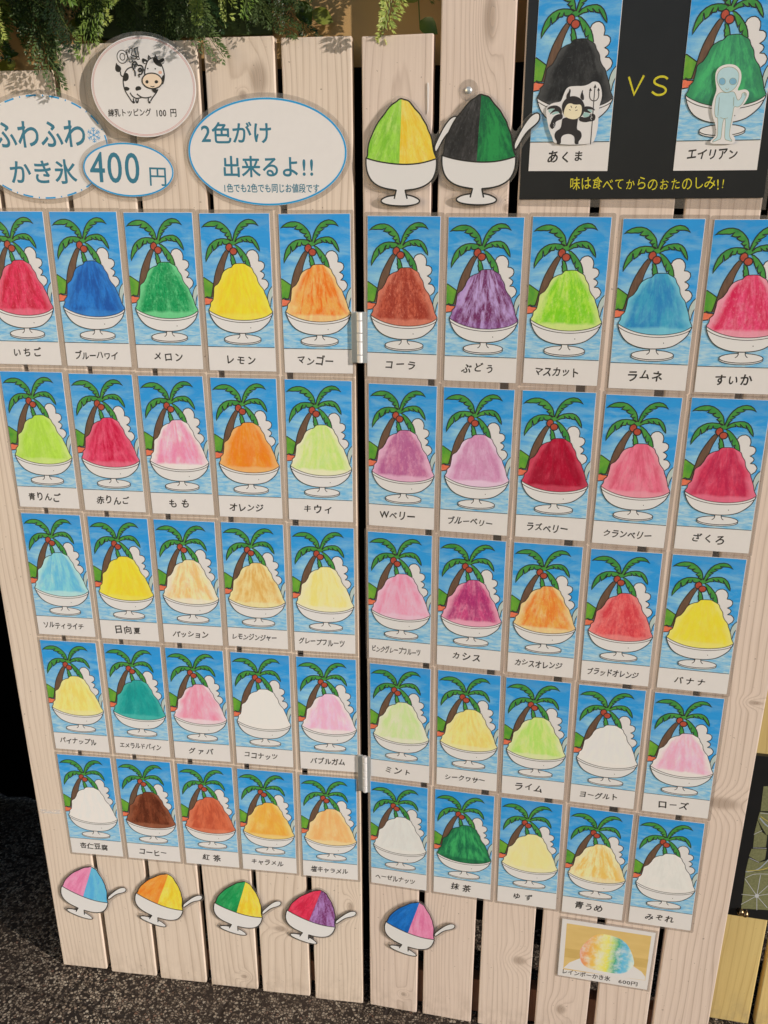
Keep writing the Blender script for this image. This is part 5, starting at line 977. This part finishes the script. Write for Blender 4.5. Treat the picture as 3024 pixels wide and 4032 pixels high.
cx, cz, rx, rz = ART['cow_sign']
o4 = sign('round_sign', 'round white condensed milk topping sign with cow drawing and thin red rings', 'L', cx, cz, rx, rz, 0, -.0085, .0016, .0)
bm = bmesh.new(); slab(bm, ell(-.004, .001, rx + .006, rz + .005, 96), .0062, .0065)
link('laminate_film', mesh_from(bm, 'laminate_film'), o4, [M['film']])
bm = bmesh.new()
bmesh.ops.create_cone(bm, cap_ends=True, segments=24, radius1=.012, radius2=.012, depth=.0075, matrix=Matrix.Translation((0, .0016 + .0043, 0)) @ Matrix.Rotation(R(90), 4, 'X'))
link('foam_pad', mesh_from(bm, 'foam_pad'), o4, [M['paper']])
ring(o4, 'ring', rx - .0018, rz - .0018, .0005, M['redring'])
ring(o4, 'ring', rx - .0031, rz - .0031, .0005, M['redring'])
link('cow_drawing', draw('cow', -.00004, ['white', 'cream', 'muzzle', 'blush', 'ink'], M), o4)
lettering(o4, 'L', cx, cz, ['rennyu', '100'], M['pen'], .012)

# ------------------------------------------------------------------ black poster
PX, PZ = .397, 1.445
poster = empty('versus_poster', pose('R', PX, .0004, PZ))
tag(poster, 'black poster with two shaved ice cards, yellow VS lettering, devil and alien cutouts', 'poster')
bm = bmesh.new(); add_box(bm, .2485 - PX, .5455 - PX, 0, .0009, 1.3045 - PZ, 1.615 - PZ)
link('backing', mesh_from(bm, 'backing'), poster, [M['poster']])
bm = bmesh.new(); slab(bm, [(.2470 - PX, 1.2965 - PZ), (.5500 - PX, 1.2905 - PZ), (.5500 - PX, 1.622 - PZ), (.2470 - PX, 1.622 - PZ)], .0010, .0012)
link('laminate_film', mesh_from(bm, 'laminate_film'), poster, [M['film']])
for text, x, z, w, ang, spec in (('あくま', .3088, 1.4445, .98, -.012, ((40, 38, 37), (26, 24, 24), (92, 88, 84), .5, .4, .35)), ('エイリアン', .4850, 1.4425, .975, -.004, ((52, 124, 86), (70, 178, 100), (44, 106, 74), .55, .3, .5))):
    cd = empty('picture_card'); cd.parent = poster
    cd.matrix_local = Matrix.Translation((x - PX, -.0006, z - PZ)) @ Matrix.Rotation(-ang, 4, 'Y') @ Matrix.Scale(w, 4)
    tag(cd, 'card of black ice captioned あくま' if text == 'あくま' else 'card of green ice captioned エイリアン')
    bm = bmesh.new(); slab(bm, [(-HW, -HH), (HW, -HH), (HW, HH), (-HW, HH)], 0.0, .0004)
    link('paper', mesh_from(bm, 'paper'), cd, [M['paper']])
    fill_card(cd, text, ice_paint('poster_ice_paint', *spec, 77.0 + x), 31 + len(text))
for nm, bk, dr, pos, order in (('devil_cutout', 'devil_back', 'devil', ART['devil_pos'], ['black', 'teal', 'cream', 'white']), ('alien_cutout', 'alien_back', 'alien', ART['alien_pos'], ['alien', 'eye', 'olive'])):
    bm = bmesh.new(); fl = ART[bk][0][3]
    slab(bm, chaikin([(fl[i] * 1e-4, fl[i + 1] * 1e-4) for i in range(0, len(fl), 2)], True), 0, .0006)
    cu = link(nm, mesh_from(bm, nm), poster, [M['white']])
    cu.matrix_local = Matrix.Translation((pos[0] - PX, -.0026, pos[1] - PZ))
    link('figure_drawing', draw(dr, -.00003, order, M), cu)
bm = bmesh.new()
b = ART['boxes']['V']; b = (b[0] - PX, b[1] - PZ, b[2] - PX, b[3] - PZ)
stroke(bm, [(b[0], b[3]), (b[0] + .45 * (b[2] - b[0]), b[1]), (b[2], b[3] + .001)], .0024, False, -.00005, 0)
b = ART['boxes']['S']; b = (b[0] - PX, b[1] - PZ, b[2] - PX, b[3] - PZ)
stroke(bm, chaikin([(b[0] + u * (b[2] - b[0]), b[1] + v * (b[3] - b[1])) for u, v in ((.98, .86), (.75, 1.0), (.35, 1.0), (.08, .84), (.12, .64), (.45, .52), (.82, .42), (.97, .22), (.75, .02), (.32, .0), (.0, .20))], False, 3), .0024, False, -.00005, 0)
link('versus_lettering', mesh_from(bm, 'versus_lettering'), poster, [M['yellowpen']])
bm = bmesh.new()
b = ART['boxes']['aji']
fit_text(bm, '味は食べてからのおたのしみ!!', (b[0] - PX, b[1] - PZ, b[2] - PX, b[3] - PZ), .002, -.00005, 0, random.Random(5))
link('slogan_lettering', mesh_from(bm, 'slogan_lettering'), poster, [M['yellowpen']])

# ------------------------------------------------------------------ rainbow photo card
rx_, rz_ = ART['rainbow_pos']


def tan_photo(name, a, b):
    t = NT(name); o = t.obj()
    f = t.noise(t.vmul(o, (25., 0., 90.)), 1.0, 3)
    return t.done(t.mix(f, col(a), col(b)), .35, .4)


M['tan'] = tan_photo('photo_tan_table', (196, 158, 92), (212, 176, 112))
M['tan2'] = tan_photo('photo_wood_band', (184, 146, 80), (202, 166, 100))
t = NT('rainbow_ice_photo')
o_ = t.obj(); x, y, z = t.xyz(o_)
nz = t.noise(t.vmul(o_, (1., 0., 1.)), 75.0, 4, .6)
xx = t.math('ADD', t.math('ADD', x, t.math('MULTIPLY', z, -.06)), t.math('MULTIPLY', t.math('SUBTRACT', nz, .5), .022))
u = t.math('DIVIDE', t.math('ADD', xx, .0405), .089)
c = t.ramp(u, [(.0, col((214, 110, 86))), (.14, col((226, 146, 62))), (.30, col((236, 176, 58))), (.40, col((240, 214, 120))), (.52, col((238, 204, 50))), (.60, col((170, 196, 110))), (.68, col((30, 150, 116))), (.80, col((70, 164, 206))), (.93, col((104, 176, 222))), (1.0, col((190, 208, 216)))])
wsp = t.ramp(t.noise(t.vmul(o_, (1., 0., 1.)), 70.0, 5, .7), [(.44, 0.), (.66, 1.)])
c = t.mix(t.math('ADD', .08, t.math('MULTIPLY', wsp, .72)), c, col((216, 208, 192)))
M['rainbowice'] = t.done(c, .35, .4)
bm = bmesh.new(); slab(bm, [(.3809 - rx_, .0140 - rz_), (.5334 - rx_, .0141 - rz_), (.5353 - rx_, .1414 - rz_), (.3808 - rx_, .1413 - rz_)], 0, .0008)
me = mesh_from(bm, 'photo_card'); me.materials.append(M['paper'])
ph = bpy.data.objects.new('photo_card', me); COL.objects.link(ph)
ph.matrix_world = pose('R', rx_, 0, rz_)
tag(ph, 'photo card of rainbow shaved ice priced 600円 at the lower right', 'photo card')
link('photo', draw('rainbow', -.00003, ['tan', 'tan2', 'white', 'rainbowice'], M), ph)
bm = bmesh.new()
for key, tx in (('rainbow', 'レインボーかき氷'), ('600', '600円')):
    b = ART['boxes'][key]
    fit_text(bm, tx, (b[0] - rx_, b[1] - rz_, b[2] - rx_, b[3] - rz_), 0.010 if key == '600' else .014, -.00005)
link('caption', mesh_from(bm, 'caption'), ph, [M['pen']])
bm = bmesh.new(); slab(bm, [(.3765 - rx_, .0100 - rz_), (.5380 - rx_, .0095 - rz_), (.5395 - rx_, .1455 - rz_), (.3765 - rx_, .1460 - rz_)], .0009, .0011)
link('laminate_film', mesh_from(bm, 'laminate_film'), ph, [M['film']])

# ------------------------------------------------------------------ yellow side panel with the chalk picture
yp = empty('yellow_slatted_panel', MR)
tag(yp, 'yellow slatted panel standing behind the right board at the right edge', 'slatted panel')
for x0 in (.640, .748, .893, 1.038):
    bm = bmesh.new(); add_box(bm, x0, x0 + (.138 if x0 > .7 else .0975), .100, .118, ground_z(.64) + .001, 1.02, 0, .002)
    link('plank', mesh_from(bm, 'plank'), yp, [M['yellowwood']])
cb = empty('citrus_chalkboard', MR @ Matrix.Translation((.80, .0985, .285)))
tag(cb, 'black chalkboard picture of citrus slices fixed on the yellow panel', 'chalkboard')
bm = bmesh.new(); add_box(bm, -.148, .16, -.0075, .0010, -.166, .166, 0, .001)
link('board', mesh_from(bm, 'board'), cb, [M['poster']])
cp = link('citrus_drawing', draw('citrus', 0.0, ['olive2', 'chalk', 'chalky', 'chalkyellow'], M), cb)
cp.matrix_local = Matrix.Translation((ART['citrus_pos'][0] - .80, -.0078, ART['citrus_pos'][1] - .285))
for dx, dz in ((.0, .0), (.008, -.003)):
    bm = bmesh.new(); bmesh.ops.create_uvsphere(bm, u_segments=14, v_segments=8, radius=.0062, matrix=Matrix.Translation((.687 - .80 + dx, -.0100, .1315 - .285 + dz)))
    link('bolt', mesh_from(bm, 'bolt', True), cb, [M['darkmetal']])


# ------------------------------------------------------------------ artificial garland above the boards
def tube(bm, pts, r0, r1, mi=0, seg=5):
    rings = []
    for i, p in enumerate(pts):
        a = pts[max(0, i - 1)]; b = pts[min(len(pts) - 1, i + 1)]
        d = (Vector(b) - Vector(a)).normalized()
        u = d.cross(Vector((.3, .9, .2))).normalized(); v = d.cross(u)
        r = r0 + (r1 - r0) * i / (len(pts) - 1)
        rings.append([bm.verts.new(Vector(p) + (u * math.cos(2 * PI * k / seg) + v * math.sin(2 * PI * k / seg)) * r) for k in range(seg)])
    for i in range(len(rings) - 1):
        for k in range(seg):
            bm.faces.new((rings[i][k], rings[i][(k + 1) % seg], rings[i + 1][(k + 1) % seg], rings[i + 1][k])).material_index = mi


def needle(bm, p, d, n, ln, w, mi):
    d = d.normalized(); s = d.cross(n).normalized()
    a = bm.verts.new(p); b = bm.verts.new(p + d * ln * .45 + s * w); c = bm.verts.new(p + d * ln + n * ln * .12); e = bm.verts.new(p + d * ln * .45 - s * w)
    f = bm.faces.new((a, b, c)); f.material_index = mi
    f = bm.faces.new((a, c, e)); f.material_index = mi


def sprig_mesh(seed, L, broad):
    """a hanging conifer spray: stem, side twigs, flat scale leaves"""
    rg = random.Random(seed)
    bm = bmesh.new()
    pts = []
    bend = rg.uniform(-.35, .35)
    for i in range(13):
        t_ = i / 12
        pts.append((bend * L * t_ * t_, -.10 * L * math.sin(t_ * 2.2), -L * t_))
    tube(bm, pts, .0011, .0004, 1, 4)
    nb = int(L / (.0105 if broad else .0080))
    lw, l0, l1, st = (.0021, .0085, .0125, .0062) if broad else (.0014, .0065, .0100, .0046)
    for i in range(nb):
        t_ = (i + .5) / nb
        k = min(11, int(t_ * 12)); f = t_ * 12 - k
        p = Vector(pts[k]).lerp(Vector(pts[k + 1]), f)
        ax = (Vector(pts[k + 1]) - Vector(pts[k])).normalized()
        for sg in (-1, 1):
            if rg.random() < .06: continue
            side = Vector((sg, rg.uniform(-.6, .2), 0)).normalized()
            d0 = (ax * rg.uniform(.75, 1.15) + side * rg.uniform(.6, .9)).normalized()
            bl = L * (.32 * (1 - t_) ** .8 + .05) * rg.uniform(.75, 1.15)
            q = p.copy(); m = max(2, int(bl / st))
            nn = Vector((.75, -1, .2)).normalized()
            for j in range(m):
                d = (d0 + ax * .5 * j / m).normalized()
                q = q + d * (bl / m)
                ln = rg.uniform(l0, l1) * (1.15 - .5 * j / m)
                lat = d.cross(nn).normalized()
                for s2 in (-1, 1):
                    needle(bm, q, d * .9 + lat * s2 * rg.uniform(.45, .85) + nn * rg.uniform(-.2, .4), (nn + lat * rg.uniform(-.5, .5)).normalized(), ln, lw, 0)
            needle(bm, q, d0 + ax * .4, nn, l0, lw, 0)
    return mesh_from(bm, 'conifer_sprig')


def leaf_mesh(seed):
    rg = random.Random(seed)
    bm = bmesh.new()
    L, W = .027 * rg.uniform(.9, 1.15), .0105
    prof = [0, .55, .9, 1.0, .85, .5, 0]
    c = []; l = []; r = []
    for i, w in enumerate(prof):
        t_ = i / 6
        z = -L * t_; y = -.006 * math.sin(t_ * 2.6)
        c.append(bm.verts.new((0, y + .0018 * w, z)))
        if 0 < i < 6:
            l.append(bm.verts.new((-W * w, y - .0018 * w, z + .001))); r.append(bm.verts.new((W * w, y - .0018 * w, z + .001)))
        else: l.append(None); r.append(None)
    for s, flip in ((l, False), (r, True)):
        for i in range(6):
            q = [c[i], c[i + 1], s[i + 1], s[i]]
            q = [v for v in q if v is not None]
            bm.faces.new(q[::-1] if flip else q)
    return mesh_from(bm, 'leaf', True)


gar = empty('artificial_garland', Matrix.Translation((-.25, .03, 1.62)))
tag(gar, 'artificial conifer and vine garland hanging along the top of the left board', 'garland')
SP = []
for i in range(7):
    me = sprig_mesh(100 + i, (.115, .13, .145, .16, .12, .15, .105)[i], i in (0, 2, 4))
    me.materials.append(M['needleshade' if i in (3, 5) else 'needle']); me.materials.append(M['stem'])
    SP.append(me)
rg = random.Random(21)


def sprig(x, y, zt, rot, tilt, roll, s, k):
    o = link('conifer_sprig', SP[k % 7], gar)
    o.matrix_parent_inverse = gar.matrix_world.inverted()
    o.matrix_basis = Matrix.Translation((x, y, zt)) @ Matrix.Rotation(rot, 4, 'Z') @ Matrix.Rotation(tilt, 4, 'X') @ Matrix.Rotation(roll, 4, 'Y') @ Matrix.Scale(s, 4)


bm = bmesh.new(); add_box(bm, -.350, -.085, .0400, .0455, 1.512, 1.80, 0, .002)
mat_ = link('interior_shade_sheet', mesh_from(bm, 'interior_shade_sheet'), gar, [M['needleshade']])  # dark sheet standing in for the garland's dense, shaded inside
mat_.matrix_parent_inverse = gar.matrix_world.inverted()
# sprigs behind mostly coloured dark for the shaded depth; brighter ones in front; longer tails at the left end
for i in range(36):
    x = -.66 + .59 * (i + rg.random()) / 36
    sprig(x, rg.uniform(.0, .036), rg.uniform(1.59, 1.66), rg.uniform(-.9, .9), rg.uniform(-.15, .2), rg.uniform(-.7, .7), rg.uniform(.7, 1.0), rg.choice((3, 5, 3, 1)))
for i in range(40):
    x = -.62 + .545 * (i + rg.random()) / 40
    y = rg.uniform(-.06, .01)
    zlo = 1.548 if -.41 < x < -.33 else 1.540 if -.38 < x < -.15 else (1.516 if x > -.38 else 1.496)
    k = rg.choice((0, 2, 4, 6, 1, 0, 2, 4)); L_ = (.115, .13, .145, .16, .12, .15, .105)[k]; sc_ = rg.uniform(.60, .95)
    sprig(x, y, zlo + L_ * sc_ * 1.06 + abs(rg.gauss(0, .022)) - y * -.25, rg.uniform(-.8, .8), rg.uniform(-.25, .1), rg.uniform(-.45, .45), sc_, k)
for x, y, z, s, ro in ((-.455, .0, 1.585, .95, .0), (-.435, -.02, 1.59, .85, -.05), (-.48, .03, 1.58, .9, .1), (-.44, .01, 1.58, .8, .0), (-.425, .025, 1.60, .7, .05), (-.49, .01, 1.57, .9, .1), (-.47, .02, 1.575, .9, .2),
                       (.068, -.012, 1.602, .80, -.30), (.080, .02, 1.605, .75, -.1), (.055, .03, 1.635, .8, .2), (.095, .025, 1.62, .8, -.25), (.06, .01, 1.65, .9, .1)):
    sprig(x, y, z, rg.uniform(-.4, .4), -.12, ro, s, rg.choice((0, 2, 6)))
LEAVES = [leaf_mesh(i) for i in range(3)]
for me in LEAVES: me.materials.append(M['leaf'])


def vine(pts, leaves):
    bm = bmesh.new(); tube(bm, pts, .0012, .0008, 0, 6)
    v = link('vine', mesh_from(bm, 'vine', True), gar, [M['stem']])
    v.matrix_parent_inverse = gar.matrix_world.inverted()
    for (x, y, z, rot, roll, s) in leaves:
        o = link('leaf', LEAVES[rg.randrange(3)], v)
        o.matrix_basis = Matrix.Translation((x, y, z)) @ Matrix.Rotation(rot, 4, 'Z') @ Matrix.Rotation(roll, 4, 'Y') @ Matrix.Rotation(rg.uniform(-.5, .1), 4, 'X') @ Matrix.Scale(s, 4)


vine([(-.130, -.03, 1.62), (-.128, -.036, 1.575), (-.132, -.034, 1.54), (-.128, -.028, 1.508)], [(-.130, -.036, 1.560, .3, .5, .9), (-.128, -.036, 1.568, -.4, -.9, 1.2), (-.112, -.034, 1.575, .2, -.3, 1.0)])
vine([(-.080, .02, 1.64), (-.055, .03, 1.58), (-.045, .035, 1.545), (-.040, .03, 1.515)], [(-.050, .035, 1.560, .1, .9, .8), (-.045, .03, 1.548, -.1, -.5, 1.1), (-.03, .03, 1.535, .3, -1.2, 1.0)])
vine([(.112, .03, 1.66), (.108, .026, 1.59), (.110, .024, 1.55), (.113, .022, 1.510)], [(.108, .024, 1.580, .2, -.5, 1.1), (.110, .024, 1.555, .2, .9, 1.0), (.113, .022, 1.520, .1, -.9, 1.0), (.108, .024, 1.60, .1, .8, 1.0)])
vine([(-.345, .05, 1.62), (-.335, .05, 1.57), (-.338, .045, 1.53), (-.332, .04, 1.50)], [(-.335, .045, 1.545, .2, .5, 1.3), (-.332, .04, 1.515, -.2, -.6, 1.1), (-.345, .045, 1.53, .2, 1.2, 1.0)])
vine([(-.47, .06, 1.56), (-.455, .06, 1.51), (-.43, .055, 1.485)], [(-.455, .055, 1.51, .2, .6, 1.1), (-.435, .055, 1.490, .1, -.9, 1.2), (-.42, .055, 1.485, .1, -1.3, 1.1), (-.46, .05, 1.495, .0, .2, 1.1)])
bpy.context.view_layer.update()
